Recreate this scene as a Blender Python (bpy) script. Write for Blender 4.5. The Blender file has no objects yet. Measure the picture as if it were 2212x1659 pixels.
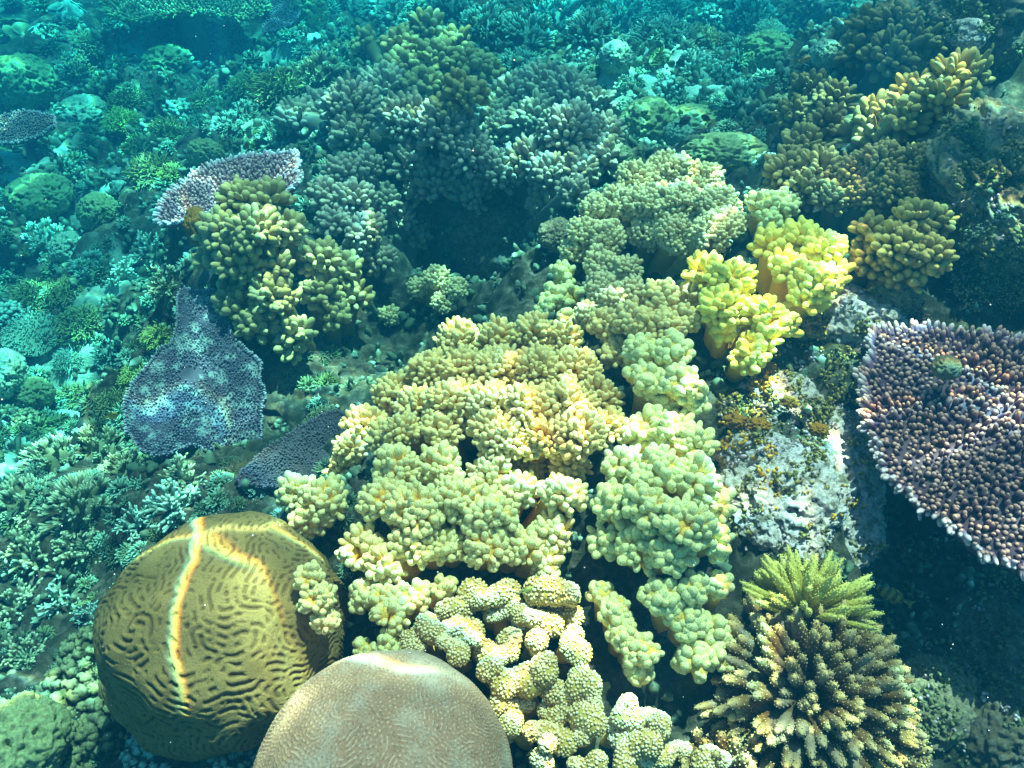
import bpy, math, random
import numpy as np
from mathutils import Vector

# ------------------------------------------------------------------ camera, world, sun, exposure
sc = bpy.context.scene
C = sc.collection
W, H = 2212.0, 1659.0                      # pixel frame used for measuring the photograph
CAM = np.array([0.0, 0.0, 1.60])
PITCH = math.radians(48)                   # below the horizon
HF = math.radians(62)
cam_d = bpy.data.cameras.new('camera'); cam = bpy.data.objects.new('camera', cam_d); C.objects.link(cam)
cam_d.sensor_fit = 'HORIZONTAL'; cam_d.angle = HF; cam_d.clip_start = 0.02; cam_d.clip_end = 200
cam.location = CAM.tolist(); cam.rotation_euler = (math.radians(90) - PITCH, 0, 0)
sc.camera = cam

SUN_DIR = Vector((0.20, 0.34, 0.90)).normalized()      # towards the sun
world = bpy.data.worlds.new('World'); sc.world = world; world.use_nodes = True
nt = world.node_tree; nt.nodes.clear()
sky = nt.nodes.new('ShaderNodeTexSky'); sky.sky_type = 'NISHITA'; sky.sun_disc = False
sky.sun_elevation = math.asin(SUN_DIR.z); sky.sun_rotation = math.atan2(SUN_DIR.x, SUN_DIR.y)
bg = nt.nodes.new('ShaderNodeBackground'); bg.inputs['Strength'].default_value = 0.05
wo = nt.nodes.new('ShaderNodeOutputWorld')
nt.links.new(sky.outputs[0], bg.inputs[0]); nt.links.new(bg.outputs[0], wo.inputs[0])
sd = bpy.data.lights.new('sun', 'SUN'); sd.energy = 5.0; sd.angle = math.radians(0.35); sd.color = (1.0, 0.75, 0.58)
sun = bpy.data.objects.new('sun', sd); C.objects.link(sun); sun.location = (2, 3, 9)
sun.rotation_euler = SUN_DIR.to_track_quat('Z', 'Y').to_euler()
sc.view_settings.view_transform = 'Standard'; sc.view_settings.look = 'None'
sc.view_settings.gamma = 1.0; sc.view_settings.use_curve_mapping = False
sc.view_settings.exposure = 2.75
cy = sc.cycles
cy.max_bounces = 6; cy.diffuse_bounces = 3; cy.glossy_bounces = 2; cy.volume_bounces = 1
cy.transparent_max_bounces = 12; cy.use_denoising = True; cy.caustics_reflective = False; cy.caustics_refractive = False
cy.volume_step_rate = 1.0

# ------------------------------------------------------------------ the water: absorbing haze and surface sheet tinted with a light pattern
HAZE = dict(color=(0.002, 0.042, 0.080), absorb=(0.062, 0.800, 0.885), density=0.43)

def box_mesh(name, lo, hi):
    v = [(x, y, z) for x in (lo[0], hi[0]) for y in (lo[1], hi[1]) for z in (lo[2], hi[2])]
    f = [(0, 1, 3, 2), (4, 6, 7, 5), (0, 4, 5, 1), (2, 3, 7, 6), (0, 2, 6, 4), (1, 5, 7, 3)]
    me = bpy.data.meshes.new(name); me.from_pydata(v, [], f); return me

hz = bpy.data.objects.new('haze', box_mesh('haze', (-26, -26, -7), (26, 34, 1.78))); C.objects.link(hz)
hz['kind'] = 'stuff'; hz['label'] = 'clear turquoise sea water that turns far corals blue green'
hm = bpy.data.materials.new('sea_water_volume'); hm.use_nodes = True; n = hm.node_tree.nodes; n.clear()
pv = n.new('ShaderNodeVolumePrincipled'); mo = n.new('ShaderNodeOutputMaterial')
pv.inputs['Color'].default_value = (*HAZE['color'], 1); pv.inputs['Absorption Color'].default_value = (*HAZE['absorb'], 1)
pv.inputs['Density'].default_value = HAZE['density']; pv.inputs['Anisotropy'].default_value = 0.2
hm.node_tree.links.new(pv.outputs[0], mo.inputs['Volume']); hz.data.materials.append(hm)

ws = bpy.data.objects.new('water_surface', bpy.data.meshes.new('water_surface'))  # flat unseen sheet; the caustic light pattern is put into its tint
ws.data.from_pydata([(-30, -30, 0), (30, -30, 0), (30, 38, 0), (-30, 38, 0)], [], [(0, 1, 2, 3)])
ws.location = (0, 0, 1.92); C.objects.link(ws); ws['kind'] = 'structure'; ws['label'] = 'flat sea surface sheet tinted to cast bright sun lines and dark patches'
wm = bpy.data.materials.new('caustic_gobo'); wm.use_nodes = True; nt = wm.node_tree; nt.nodes.clear()
N = nt.nodes.new; L = nt.links.new
out = N('ShaderNodeOutputMaterial'); tr = N('ShaderNodeBsdfTransparent'); tc = N('ShaderNodeTexCoord')
L(tr.outputs[0], out.inputs[0])
warp = N('ShaderNodeTexNoise'); warp.inputs['Scale'].default_value = 1.7; warp.inputs['Detail'].default_value = 2.5
L(tc.outputs['Object'], warp.inputs['Vector'])
wsc = N('ShaderNodeVectorMath'); wsc.operation = 'SCALE'; wsc.inputs['Scale'].default_value = 0.75; L(warp.outputs['Color'], wsc.inputs[0])
wad = N('ShaderNodeVectorMath'); wad.operation = 'ADD'; L(tc.outputs['Object'], wad.inputs[0]); L(wsc.outputs[0], wad.inputs[1])
lowf = N('ShaderNodeTexNoise'); lowf.inputs['Scale'].default_value = 2.3; lowf.inputs['Detail'].default_value = 1.0
L(tc.outputs['Object'], lowf.inputs['Vector'])
comb = N('ShaderNodeCombineColor'); EXTRA = []
for k, off in enumerate((-0.006, 0.0, 0.006)):
    ad = N('ShaderNodeVectorMath'); ad.operation = 'ADD'; ad.inputs[1].default_value = (off, off * 0.8, 0); L(wad.outputs[0], ad.inputs[0])
    vo = N('ShaderNodeTexVoronoi'); vo.feature = 'DISTANCE_TO_EDGE'; vo.inputs['Scale'].default_value = 2.3; L(ad.outputs[0], vo.inputs['Vector'])
    mr = N('ShaderNodeMapRange'); mr.interpolation_type = 'SMOOTHSTEP'
    mr.inputs['From Min'].default_value = 0.0; mr.inputs['From Max'].default_value = 0.07
    mr.inputs['To Min'].default_value = 1.0; mr.inputs['To Max'].default_value = 0.0; L(vo.outputs['Distance'], mr.inputs['Value'])
    mr2 = N('ShaderNodeMapRange'); mr2.interpolation_type = 'SMOOTHSTEP'      # soft shoulder round each line
    mr2.inputs['From Min'].default_value = 0.0; mr2.inputs['From Max'].default_value = 0.30
    mr2.inputs['To Min'].default_value = 0.20; mr2.inputs['To Max'].default_value = 0.0; L(vo.outputs['Distance'], mr2.inputs['Value'])
    lm = N('ShaderNodeMapRange'); lm.inputs['From Min'].default_value = 0.38; lm.inputs['From Max'].default_value = 0.62
    lm.inputs['To Min'].default_value = 0.0; lm.inputs['To Max'].default_value = 1.1; L(lowf.outputs['Fac'], lm.inputs['Value'])
    m1 = N('ShaderNodeMath'); m1.operation = 'MULTIPLY'; L(mr.outputs[0], m1.inputs[0]); L(lm.outputs[0], m1.inputs[1])
    a1 = N('ShaderNodeMath'); a1.operation = 'ADD'; L(m1.outputs[0], a1.inputs[0]); L(mr2.outputs[0], a1.inputs[1])
    ex = N('ShaderNodeMath'); ex.operation = 'ADD'; L(a1.outputs[0], ex.inputs[0]); ex.inputs[1].default_value = 0.0; EXTRA.append(ex)
    a2 = N('ShaderNodeMath'); a2.operation = 'ADD'; L(ex.outputs[0], a2.inputs[0]); a2.inputs[1].default_value = 0.20
    a3 = N('ShaderNodeMath'); a3.operation = 'MAXIMUM'; a3.inputs[1].default_value = 0.0; L(a2.outputs[0], a3.inputs[0])
    L(a3.outputs[0], comb.inputs[k])
L(comb.outputs[0], tr.inputs['Color']); ws.data.materials.append(wm)

# ------------------------------------------------------------------ projection helpers
TH = math.tan(HF / 2)
CP, SP = math.cos(PITCH), math.sin(PITCH)
def ray(px, py):
    x = (px / W - 0.5) * 2 * TH; y = (0.5 - py / H) * 2 * TH * H / W
    d = np.array([x, CP + y * SP, -SP + y * CP])       # right=(1,0,0) up=(0,SP,CP) fwd=(0,CP,-SP)
    return d
def at_z(px, py, z):
    d = ray(px, py); return CAM + d * ((z - CAM[2]) / d[2])
def size(px, p):                                        # photograph pixels to metres at point p
    depth = (p[1] - CAM[1]) * CP - (p[2] - CAM[2]) * SP
    return px * depth * 2 * TH / W

# ------------------------------------------------------------------ numpy noise
rs = np.random.RandomState(7)
def _hash(ix, iy, iz):
    h = (ix * 374761393 + iy * 668265263 + iz * 2147483647 + 1274126177) & 0xFFFFFFFF
    h = ((h ^ (h >> 13)) * 1274126177) & 0xFFFFFFFF
    h = ((h ^ (h >> 16)) * 2246822519) & 0xFFFFFFFF
    return ((h ^ (h >> 15)) & 0xFFFF) / 65535.0
def vnoise(P):
    P = np.asarray(P, float); I = np.floor(P).astype(np.int64); F = P - I; F = F * F * F * (F * (F * 6 - 15) + 10)
    r = 0
    for dx in (0, 1):
        wx = F[..., 0] if dx else 1 - F[..., 0]
        for dy in (0, 1):
            wy = F[..., 1] if dy else 1 - F[..., 1]
            for dz in (0, 1):
                wz = F[..., 2] if dz else 1 - F[..., 2]
                r = r + wx * wy * wz * _hash(I[..., 0] + dx, I[..., 1] + dy, I[..., 2] + dz)
    return r * 2 - 1
def fbm(P, octv=4, gain=0.5):
    P = np.asarray(P, float); a = 1.0; s = 0.0; t = 0
    for k in range(octv):
        s = s + a * vnoise(P * (2.03 ** k) + 17.3 * k); t += a; a *= gain
    return s / t

# ------------------------------------------------------------------ terrain
ctl = [(0,1659,-.35),(100,1300,-.5),(0,1000,-.8),(200,850,-.85),(0,600,-.95),(0,200,-1.15),(0,0,-1.35),(300,620,-.8),(300,300,-1.0),
 (450,130,-1.3),(500,0,-1.4),(700,120,-1.1),(800,0,-1.4),(1100,20,-1.35),(1300,110,-1.35),(1500,130,-1.2),(1650,250,-.85),(1700,60,-1.0),(1500,0,-1.4),
 (560,560,-.30),(480,420,-.62),(440,900,-.62),(480,1150,-.34),(490,1370,-.12),(830,1600,-.05),(700,830,-.5),(850,750,-.6),(1050,560,-1.2),(960,650,-.9),
 (1000,300,-.45),(1250,300,-.42),(1000,80,-.75),(800,330,-.5),(780,500,-.5),(1150,500,-.9),(1050,850,-.16),(900,1100,-.10),(1100,1300,-.12),(1300,1600,-.12),(1420,1100,-.05),
 (1700,1000,.05),(1650,1130,.02),(1600,650,-.02),(1420,450,-.25),(1300,620,-.25),(1500,300,-.62),(1750,500,-.02),(1850,250,-.1),(2000,80,.1),(2200,0,.22),(2150,350,.22),
 (2000,600,.06),(2100,850,-.02),(1950,1250,-.25),(2100,1450,-.3),(1750,1500,-.10),(1950,1640,-.2),(2212,1659,-.15),(1780,60,-.35),
 (600,1500,-.2),(250,1500,-.4),(1600,800,.0),(1820,800,.04)]
CP3 = np.array([at_z(px, py, z if z > -.55 else z - .45 * min(1, (-.55 - z) / .3) * (1.0 if px < 760 or py < 200 else .3)) for px, py, z in ctl])
ring = [(math.cos(a) * r, 2 + math.sin(a) * r, -1.8 - 0.1 * (r > 12)) for r in (9, 16) for a in np.linspace(0, 2 * math.pi, 12, endpoint=False)]
CP3 = np.vstack([CP3, np.array(ring)])
def ground0(x, y):
    x = np.asarray(x, float); y = np.asarray(y, float); sh = x.shape; x = x.ravel(); y = y.ravel()
    o = np.empty_like(x)
    for i in range(0, len(x), 60000):
        d2 = (x[i:i+60000, None] - CP3[:, 0]) ** 2 + (y[i:i+60000, None] - CP3[:, 1]) ** 2 + 0.012
        w = d2 ** -2.0; o[i:i+60000] = (w * CP3[:, 2]).sum(1) / w.sum(1)
    return o.reshape(sh)
def ground(x, y):
    z = ground0(x, y); x = np.asarray(x, float); y = np.asarray(y, float)
    P = np.stack([x * 4, y * 4, x * 0 + 3.1], -1)
    a = np.clip((np.hypot(x, y) - 1.5) / 4, 0, 1) * 0.20 + 0.045
    n1 = fbm(P, 3); r1 = 1 - np.abs(fbm(P * 2.3 + 9, 3)) * 2
    return z + a * n1 + 0.028 * r1
def hit(px, py, lift=0.0):                              # where the line of sight meets the seabed raised by lift
    d = ray(px, py); t = np.linspace(0.3, 12, 1500)
    P = CAM + d * t[:, None]; g = ground(P[:, 0], P[:, 1]) + lift
    k = np.argmax(P[:, 2] <= g)
    if k == 0: k = len(t) - 1
    a, b = P[k - 1, 2] - g[k - 1], P[k, 2] - g[k]; f = a / (a - b + 1e-9)
    return P[k - 1] * (1 - f) + P[k] * f

# bright sun streaks put into the surface sheet's tint, each placed over the reef
def streak_gobo(pts, width, strength, lift=.15, axis=1, off=.007):
    S = np.array(SUN_DIR); Q = []
    for px, py in pts:
        p = hit(px, py, lift); Q.append(p + S * ((1.92 - p[2]) / S[2]))
    Q = np.array(Q)[:, :2]; Q = Q[np.argsort(Q[:, axis])]; o = 1 - axis; t0, t1 = Q[0, axis], Q[-1, axis]; lo, hi = Q[:, o].min() - .05, Q[:, o].max() + .05
    nt = wm.node_tree; N = nt.nodes.new; L = nt.links.new
    sep = N('ShaderNodeSeparateXYZ'); L(tc.outputs['Object'], sep.inputs[0]); U_, V_ = sep.outputs[axis], sep.outputs[o]
    t = N('ShaderNodeMapRange'); t.inputs['From Min'].default_value = t0; t.inputs['From Max'].default_value = t1; L(U_, t.inputs['Value'])
    fc = N('ShaderNodeFloatCurve'); L(t.outputs[0], fc.inputs['Value']); c = fc.mapping.curves[0]
    ps = [((q[axis] - t0) / (t1 - t0), (q[o] - lo) / (hi - lo)) for q in Q]
    c.points[0].location = ps[0]; c.points[1].location = ps[-1]
    for p in ps[1:-1]: c.points.new(*p)
    fc.mapping.update()
    xp = N('ShaderNodeMapRange'); xp.inputs['To Min'].default_value = lo; xp.inputs['To Max'].default_value = hi; L(fc.outputs[0], xp.inputs['Value'])
    gt = N('ShaderNodeFloatCurve'); L(t.outputs[0], gt.inputs['Value']); c = gt.mapping.curves[0]; c.points[0].location = (0, 0); c.points[1].location = (1, 0)
    for p in ((.15, .8), (.35, .6), (.6, 1), (.85, .8)): c.points.new(*p)
    gt.mapping.update()
    wn = N('ShaderNodeTexNoise'); wn.inputs['Scale'].default_value = 9; wn.inputs['Detail'].default_value = 2; L(tc.outputs['Object'], wn.inputs['Vector'])
    wz = N('ShaderNodeMapRange'); wz.inputs['To Min'].default_value = -.03; wz.inputs['To Max'].default_value = .03; L(wn.outputs['Fac'], wz.inputs['Value'])
    d0 = N('ShaderNodeMath'); d0.operation = 'SUBTRACT'; L(V_, d0.inputs[0]); L(xp.outputs[0], d0.inputs[1])
    d1 = N('ShaderNodeMath'); d1.operation = 'ADD'; L(d0.outputs[0], d1.inputs[0]); L(wz.outputs[0], d1.inputs[1])
    for k, of in enumerate((-off, 0, off)):
        a = N('ShaderNodeMath'); a.operation = 'ADD'; a.inputs[1].default_value = of; L(d1.outputs[0], a.inputs[0])
        b = N('ShaderNodeMath'); b.operation = 'ABSOLUTE'; L(a.outputs[0], b.inputs[0])
        m = N('ShaderNodeMapRange'); m.interpolation_type = 'SMOOTHSTEP'; m.inputs['From Max'].default_value = width; m.inputs['To Min'].default_value = strength; m.inputs['To Max'].default_value = 0; L(b.outputs[0], m.inputs['Value'])
        g_ = N('ShaderNodeMath'); g_.operation = 'MULTIPLY'; L(m.outputs[0], g_.inputs[0]); L(gt.outputs[0], g_.inputs[1])
        old = EXTRA[k].inputs[1]
        if old.is_linked:
            s_ = N('ShaderNodeMath'); s_.operation = 'ADD'; L(old.links[0].from_socket, s_.inputs[0]); L(g_.outputs[0], s_.inputs[1]); L(s_.outputs[0], old)
        else: L(g_.outputs[0], old)
def shade_gobo(px, py, rpx, depth, lift=.1):
    """a defocusing trough: less sunlight reaches the reef under it"""
    p = hit(px, py, lift); q = p + np.array(SUN_DIR) * ((1.92 - p[2]) / SUN_DIR[2]); R = size(rpx, p)
    nt = wm.node_tree; N = nt.nodes.new; L = nt.links.new
    v = N('ShaderNodeVectorMath'); v.operation = 'DISTANCE'; L(wad.outputs[0], v.inputs[0]); v.inputs[1].default_value = (q[0] + .37, q[1] + .37, 0)
    m = N('ShaderNodeMapRange'); m.interpolation_type = 'SMOOTHSTEP'; m.inputs['From Min'].default_value = R * .5; m.inputs['From Max'].default_value = R * 1.25
    m.inputs['To Min'].default_value = -depth; m.inputs['To Max'].default_value = 0; L(v.outputs['Value'], m.inputs['Value'])
    for k in range(3):
        old = EXTRA[k].inputs[1]
        if old.is_linked:
            s_ = N('ShaderNodeMath'); s_.operation = 'ADD'; L(old.links[0].from_socket, s_.inputs[0]); L(m.outputs[0], s_.inputs[1]); L(s_.outputs[0], old)
        else: L(m.outputs[0], old)
shade_gobo(1850, 60, 330, .22); shade_gobo(2020, 460, 330, .22); shade_gobo(2080, 1380, 260, .15); shade_gobo(1050, 540, 230, .22); shade_gobo(850, 740, 200, .14)  # shade added over the upper right, lower right and the hollows
streak_gobo([(460, 1105), (425, 1160), (412, 1230), (385, 1310), (372, 1390), (385, 1470), (430, 1570)], .014, 2.6, .22, off=.004)
streak_gobo([(2110, 120), (2050, 190), (1960, 250), (1900, 290), (1860, 350)], .05, 1.5, .2, off=.010)
streak_gobo([(1800, 480), (1815, 560), (1780, 620), (1700, 700), (1660, 790)], .05, 1.2, .17, off=.010)
streak_gobo([(1860, 880), (1930, 930), (2030, 950), (2120, 970), (2230, 1000)], .03, .8, .18, axis=0, off=.007)
streak_gobo([(1170, 740), (1150, 800), (1080, 860), (1060, 950), (1090, 1030)], .035, .5, .15, off=.007)
streak_gobo([(1620, 1300), (1640, 1380), (1650, 1450), (1640, 1560), (1620, 1640)], .03, .8, .15, off=.007)
streak_gobo([(1900, 1480), (1920, 1540), (1930, 1600), (1900, 1680)], .04, .9, .12, off=.007)
streak_gobo([(880, 1340), (960, 1370), (1060, 1400), (1170, 1390), (1270, 1400)], .03, .9, .13, axis=0, off=.008)
streak_gobo([(1730, 1020), (1740, 1080), (1755, 1140), (1740, 1190)], .04, .45, .1, off=.007)
streak_gobo([(440, 410), (520, 385), (600, 370), (650, 350)], .035, .8, .2, axis=0, off=.007)
streak_gobo([(880, 1210), (900, 1270), (880, 1330)], .035, .6, .13, off=.007)
streak_gobo([(1500, 960), (1540, 1060), (1550, 1150), (1570, 1260)], .03, .6, .16, off=.007)

# ------------------------------------------------------------------ mesh building
def mesh(name, V, Q=None, T=None, mat=None, tip=None, smooth=True):
    me = bpy.data.meshes.new(name); V = np.asarray(V, np.float32)
    me.vertices.add(len(V)); me.vertices.foreach_set('co', V.ravel())
    parts = []; tot = []
    if Q is not None and len(Q): parts.append(np.asarray(Q, np.int32).ravel()); tot.append(np.full(len(Q), 4, np.int32))
    if T is not None and len(T): parts.append(np.asarray(T, np.int32).ravel()); tot.append(np.full(len(T), 3, np.int32))
    lv = np.concatenate(parts); lt = np.concatenate(tot); ls = np.concatenate([[0], np.cumsum(lt)[:-1]]).astype(np.int32)
    me.loops.add(len(lv)); me.loops.foreach_set('vertex_index', lv)
    me.polygons.add(len(lt)); me.polygons.foreach_set('loop_start', ls)
    me.polygons.foreach_set('use_smooth', np.full(len(lt), smooth))
    me.update(calc_edges=True)
    if tip is not None:
        at = me.attributes.new('tip', 'FLOAT', 'POINT'); at.data.foreach_set('value', np.asarray(tip, np.float32))
    if mat: me.materials.append(mat)
    return me
class G:                                                # a growing bag of geometry
    def __init__(s): s.V = []; s.Q = []; s.T = []; s.t = []; s.n = 0
    def add(s, V, Q=None, T=None, tip=None):
        V = np.asarray(V, float).reshape(-1, 3)
        if Q is not None and len(Q): s.Q.append(np.asarray(Q) + s.n)
        if T is not None and len(T): s.T.append(np.asarray(T) + s.n)
        s.V.append(V); s.t.append(np.zeros(len(V)) if tip is None else np.asarray(tip).ravel()); s.n += len(V)
    def mesh(s, name, mat, origin=None):
        V = np.concatenate(s.V)
        if origin is not None: V = V - origin
        return mesh(name, V, np.concatenate(s.Q) if s.Q else None, np.concatenate(s.T) if s.T else None, mat, np.concatenate(s.t))
def frames(D):
    a = np.where(np.abs(D[:, 2:3]) < 0.9, np.array([[0, 0, 1.0]]), np.array([[1.0, 0, 0]]))
    U = np.cross(D, a); U /= np.linalg.norm(U, axis=1, keepdims=True) + 1e-9
    return U, np.cross(D, U)
def nrm(v): v = np.asarray(v, float); return v / (np.linalg.norm(v, axis=-1, keepdims=True) + 1e-9)
PROF_F = [(0, .92), (.35, .95), (.65, .93), (.84, .78), (.95, .48), (1.0, .0)]     # blunt finger
PROF_P = [(0, .95), (.3, 1.0), (.6, .82), (.85, .55), (.96, .30), (1.0, .0)]        # pointed branchlet
PROF_K = [(0, 1.0), (.45, 1.0), (.75, .85), (.92, .50), (1.0, .0)]
def tubes(g, P0, P1, R, prof=PROF_F, seg=7, t0=0.0, t1=1.0, bend=None, wob=0.0):
    P0 = np.asarray(P0, float).reshape(-1, 3); P1 = np.asarray(P1, float).reshape(-1, 3); n = len(P0)
    if n == 0: return
    R = np.broadcast_to(np.asarray(R, float), (n,)); D = P1 - P0; Ln = np.linalg.norm(D, axis=1, keepdims=True); Dn = D / (Ln + 1e-9)
    U, Wv = frames(Dn); m = len(prof); ang = np.linspace(0, 2 * math.pi, seg, endpoint=False)
    ring = np.cos(ang)[None, :, None] * U[:, None, :] + np.sin(ang)[None, :, None] * Wv[:, None, :]
    cs = []; tt = []
    for (t, r) in prof:
        c = P0 + D * t
        if bend is not None: c = c + bend * (t * t)
        rr = max(r, 0.02)
        k = ring * (R[:, None, None] * rr)
        if wob: k = k * (1 + wob * (rs.rand(n, seg, 1) - 0.5))
        cs.append(c[:, None, :] + k); tt.append(np.full((n, seg), t0 + (t1 - t0) * t))
    V = np.stack(cs, 1).reshape(n, m * seg, 3); tipv = np.stack(tt, 1).reshape(n, m * seg)
    i, j = np.meshgrid(np.arange(m - 1), np.arange(seg), indexing='ij'); j2 = (j + 1) % seg
    q = np.stack([i * seg + j, i * seg + j2, (i + 1) * seg + j2, (i + 1) * seg + j], -1).reshape(-1, 4)
    Q = (q[None] + (np.arange(n) * m * seg)[:, None, None]).reshape(-1, 4)
    g.add(V.reshape(-1, 3), Q, None, tipv)
def fib(n, zmin=-0.2, jit=0.35):
    k = np.arange(n) + 0.5; z = 1 - (1 - zmin) * k / n; ph = k * 2.399963 + rs.rand() * 6.28
    r = np.sqrt(np.maximum(0, 1 - z * z)); D = np.stack([r * np.cos(ph), r * np.sin(ph), z], 1)
    D += rs.randn(n, 3) * jit / math.sqrt(n); return nrm(D)
_domes = {}
def dome_dirs(n, theta=2.1):
    key = (n, theta)
    if key in _domes: return _domes[key]
    u = np.linspace(-1, 1, n); A, B = np.meshgrid(u, u, indexing='ij')
    r = np.maximum(np.abs(A), np.abs(B)); h = np.hypot(A, B) + 1e-9; X = A * r / h; Y = B * r / h
    rho = np.hypot(X, Y); th = rho * theta; s = np.sin(th) / (rho + 1e-9)
    D = np.stack([X * s, Y * s, np.cos(th)], -1).reshape(-1, 3)
    i, j = np.meshgrid(np.arange(n - 1), np.arange(n - 1), indexing='ij')
    q = np.stack([i * n + j, (i + 1) * n + j, (i + 1) * n + j + 1, i * n + j + 1], -1).reshape(-1, 4)
    _domes[key] = (D, q, np.stack([X * theta, Y * theta], -1).reshape(-1, 2)); return _domes[key]

# ------------------------------------------------------------------ materials
def coral_mat(name, base, tip=None, var=0.25, speck=0.0, speck_scale=400, bump=0.25, bump_scale=260, rough=0.75, lo=0.35, hi=1.0, second=None, sec_amt=0.5, sec_scale=6, sss=0.0):
    m = bpy.data.materials.new(name); m.use_nodes = True; nt = m.node_tree; nt.nodes.clear(); N = nt.nodes.new; L = nt.links.new
    out = N('ShaderNodeOutputMaterial'); b = N('ShaderNodeBsdfPrincipled'); L(b.outputs[0], out.inputs[0])
    b.inputs['Roughness'].default_value = rough; b.inputs['Specular IOR Level'].default_value = 0.22
    tcn = N('ShaderNodeTexCoord'); col = None
    at = N('ShaderNodeAttribute'); at.attribute_name = 'tip'
    mr = N('ShaderNodeMapRange'); mr.interpolation_type = 'SMOOTHSTEP'; mr.inputs['From Min'].default_value = lo; mr.inputs['From Max'].default_value = hi
    L(at.outputs['Fac'], mr.inputs['Value'])
    mx = N('ShaderNodeMix'); mx.data_type = 'RGBA'; mx.inputs['A'].default_value = (*base, 1); mx.inputs['B'].default_value = (*(tip or base), 1)
    L(mr.outputs[0], mx.inputs['Factor']); col = mx.outputs['Result']
    if second:
        ns = N('ShaderNodeTexNoise'); ns.inputs['Scale'].default_value = sec_scale; ns.inputs['Detail'].default_value = 5; ns.inputs['Roughness'].default_value = 0.65
        L(tcn.outputs['Object'], ns.inputs['Vector'])
        r2 = N('ShaderNodeMapRange'); r2.inputs['From Min'].default_value = 0.5; r2.inputs['From Max'].default_value = 0.6; r2.inputs['To Max'].default_value = sec_amt; L(ns.outputs['Fac'], r2.inputs['Value'])
        m2 = N('ShaderNodeMix'); m2.data_type = 'RGBA'; m2.inputs['B'].default_value = (*second, 1); L(col, m2.inputs['A']); L(r2.outputs[0], m2.inputs['Factor']); col = m2.outputs['Result']
    nz = N('ShaderNodeTexNoise'); nz.inputs['Scale'].default_value = 14; nz.inputs['Detail'].default_value = 6; nz.inputs['Roughness'].default_value = 0.7
    L(tcn.outputs['Object'], nz.inputs['Vector'])
    r3 = N('ShaderNodeMapRange'); r3.inputs['From Min'].default_value = 0.3; r3.inputs['From Max'].default_value = 0.7
    r3.inputs['To Min'].default_value = 1 - var; r3.inputs['To Max'].default_value = 1 + var; L(nz.outputs['Fac'], r3.inputs['Value'])
    mu = N('ShaderNodeVectorMath'); mu.operation = 'SCALE'; L(col, mu.inputs[0]); L(r3.outputs[0], mu.inputs['Scale']); col = mu.outputs[0]
    if speck:
        vo = N('ShaderNodeTexVoronoi'); vo.inputs['Scale'].default_value = speck_scale; L(tcn.outputs['Object'], vo.inputs['Vector'])
        r4 = N('ShaderNodeMapRange'); r4.inputs['From Min'].default_value = 0.15; r4.inputs['From Max'].default_value = 0.5
        r4.inputs['To Min'].default_value = 1 - speck; r4.inputs['To Max'].default_value = 1.0; L(vo.outputs['Distance'], r4.inputs['Value'])
        m4 = N('ShaderNodeVectorMath'); m4.operation = 'SCALE'; L(col, m4.inputs[0]); L(r4.outputs[0], m4.inputs['Scale']); col = m4.outputs[0]
    L(col, b.inputs['Base Color'])
    if bump:
        nb = N('ShaderNodeTexNoise'); nb.inputs['Scale'].default_value = bump_scale; nb.inputs['Detail'].default_value = 3; L(tcn.outputs['Object'], nb.inputs['Vector'])
        bp = N('ShaderNodeBump'); bp.inputs['Strength'].default_value = bump; bp.inputs['Distance'].default_value = 0.004
        L(nb.outputs['Fac'], bp.inputs['Height']); L(bp.outputs[0], b.inputs['Normal'])
    return m
M = {}
M['pale'] = coral_mat('pale_green_leather', (.88, .50, .08), (.92, .74, .32), speck=.5, speck_scale=270, lo=.15, hi=.85, var=.12)
M['palegreen'] = coral_mat('mint_leather', (.86, .54, .10), (.86, .76, .33), speck=.5, speck_scale=270, lo=.1, hi=.8, var=.12)
M['tan'] = coral_mat('tan_leather', (.62, .36, .08), (.84, .60, .24), speck=.15, lo=.25, hi=.95, var=.18)
M['yellow'] = coral_mat('yellow_leather', (.92, .52, .04), (.95, .76, .15), speck=.15, lo=.2, hi=.95, var=.12)
M['cauli'] = coral_mat('sand_leather', (.44, .32, .12), (.76, .58, .30), lo=.2, hi=.95, var=.2)
M['olive'] = coral_mat('olive_leather', (.20, .14, .045), (.50, .37, .15), lo=.3, hi=1, var=.2)
M['grey'] = coral_mat('grey_leather', (.17, .14, .11), (.46, .37, .27), lo=.3, hi=1, var=.22, second=(.22, .19, .10), sec_amt=.5, sec_scale=4)
M['brown'] = coral_mat('brown_leather', (.15, .10, .04), (.42, .29, .12), lo=.3, hi=1, var=.2)
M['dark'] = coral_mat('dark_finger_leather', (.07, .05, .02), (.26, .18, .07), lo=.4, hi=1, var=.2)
M['gold'] = coral_mat('golden_finger_leather', (.16, .10, .025), (.52, .35, .11), lo=.3, hi=1, var=.2)
M['brain'] = coral_mat('olive_brain_coral', (.17, .095, .028), (.29, .17, .055), lo=.2, hi=.8, var=.18, speck=.35, speck_scale=260, bump=.4, rough=.95)
M['dome'] = coral_mat('grey_brain_coral', (.40, .205, .12), (.60, .38, .25), lo=.4, hi=.95, var=.22, bump=.5, speck=.35, speck_scale=190, second=(.50, .38, .30), sec_amt=.6, sec_scale=4)
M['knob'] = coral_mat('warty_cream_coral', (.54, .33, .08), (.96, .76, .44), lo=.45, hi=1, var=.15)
M['brownac'] = coral_mat('brown_acropora', (.13, .065, .02), (.92, .60, .24), lo=.55, hi=.95, var=.3, second=(.30, .23, .16), sec_amt=.6, sec_scale=9)
M['lime'] = coral_mat('lime_acropora', (.36, .29, .04), (.84, .68, .20), lo=.2, hi=1, var=.15)
M['purple'] = coral_mat('purple_table', (.10, .03, .085), (.62, .28, .22), lo=.45, hi=1, var=.25)
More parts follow.
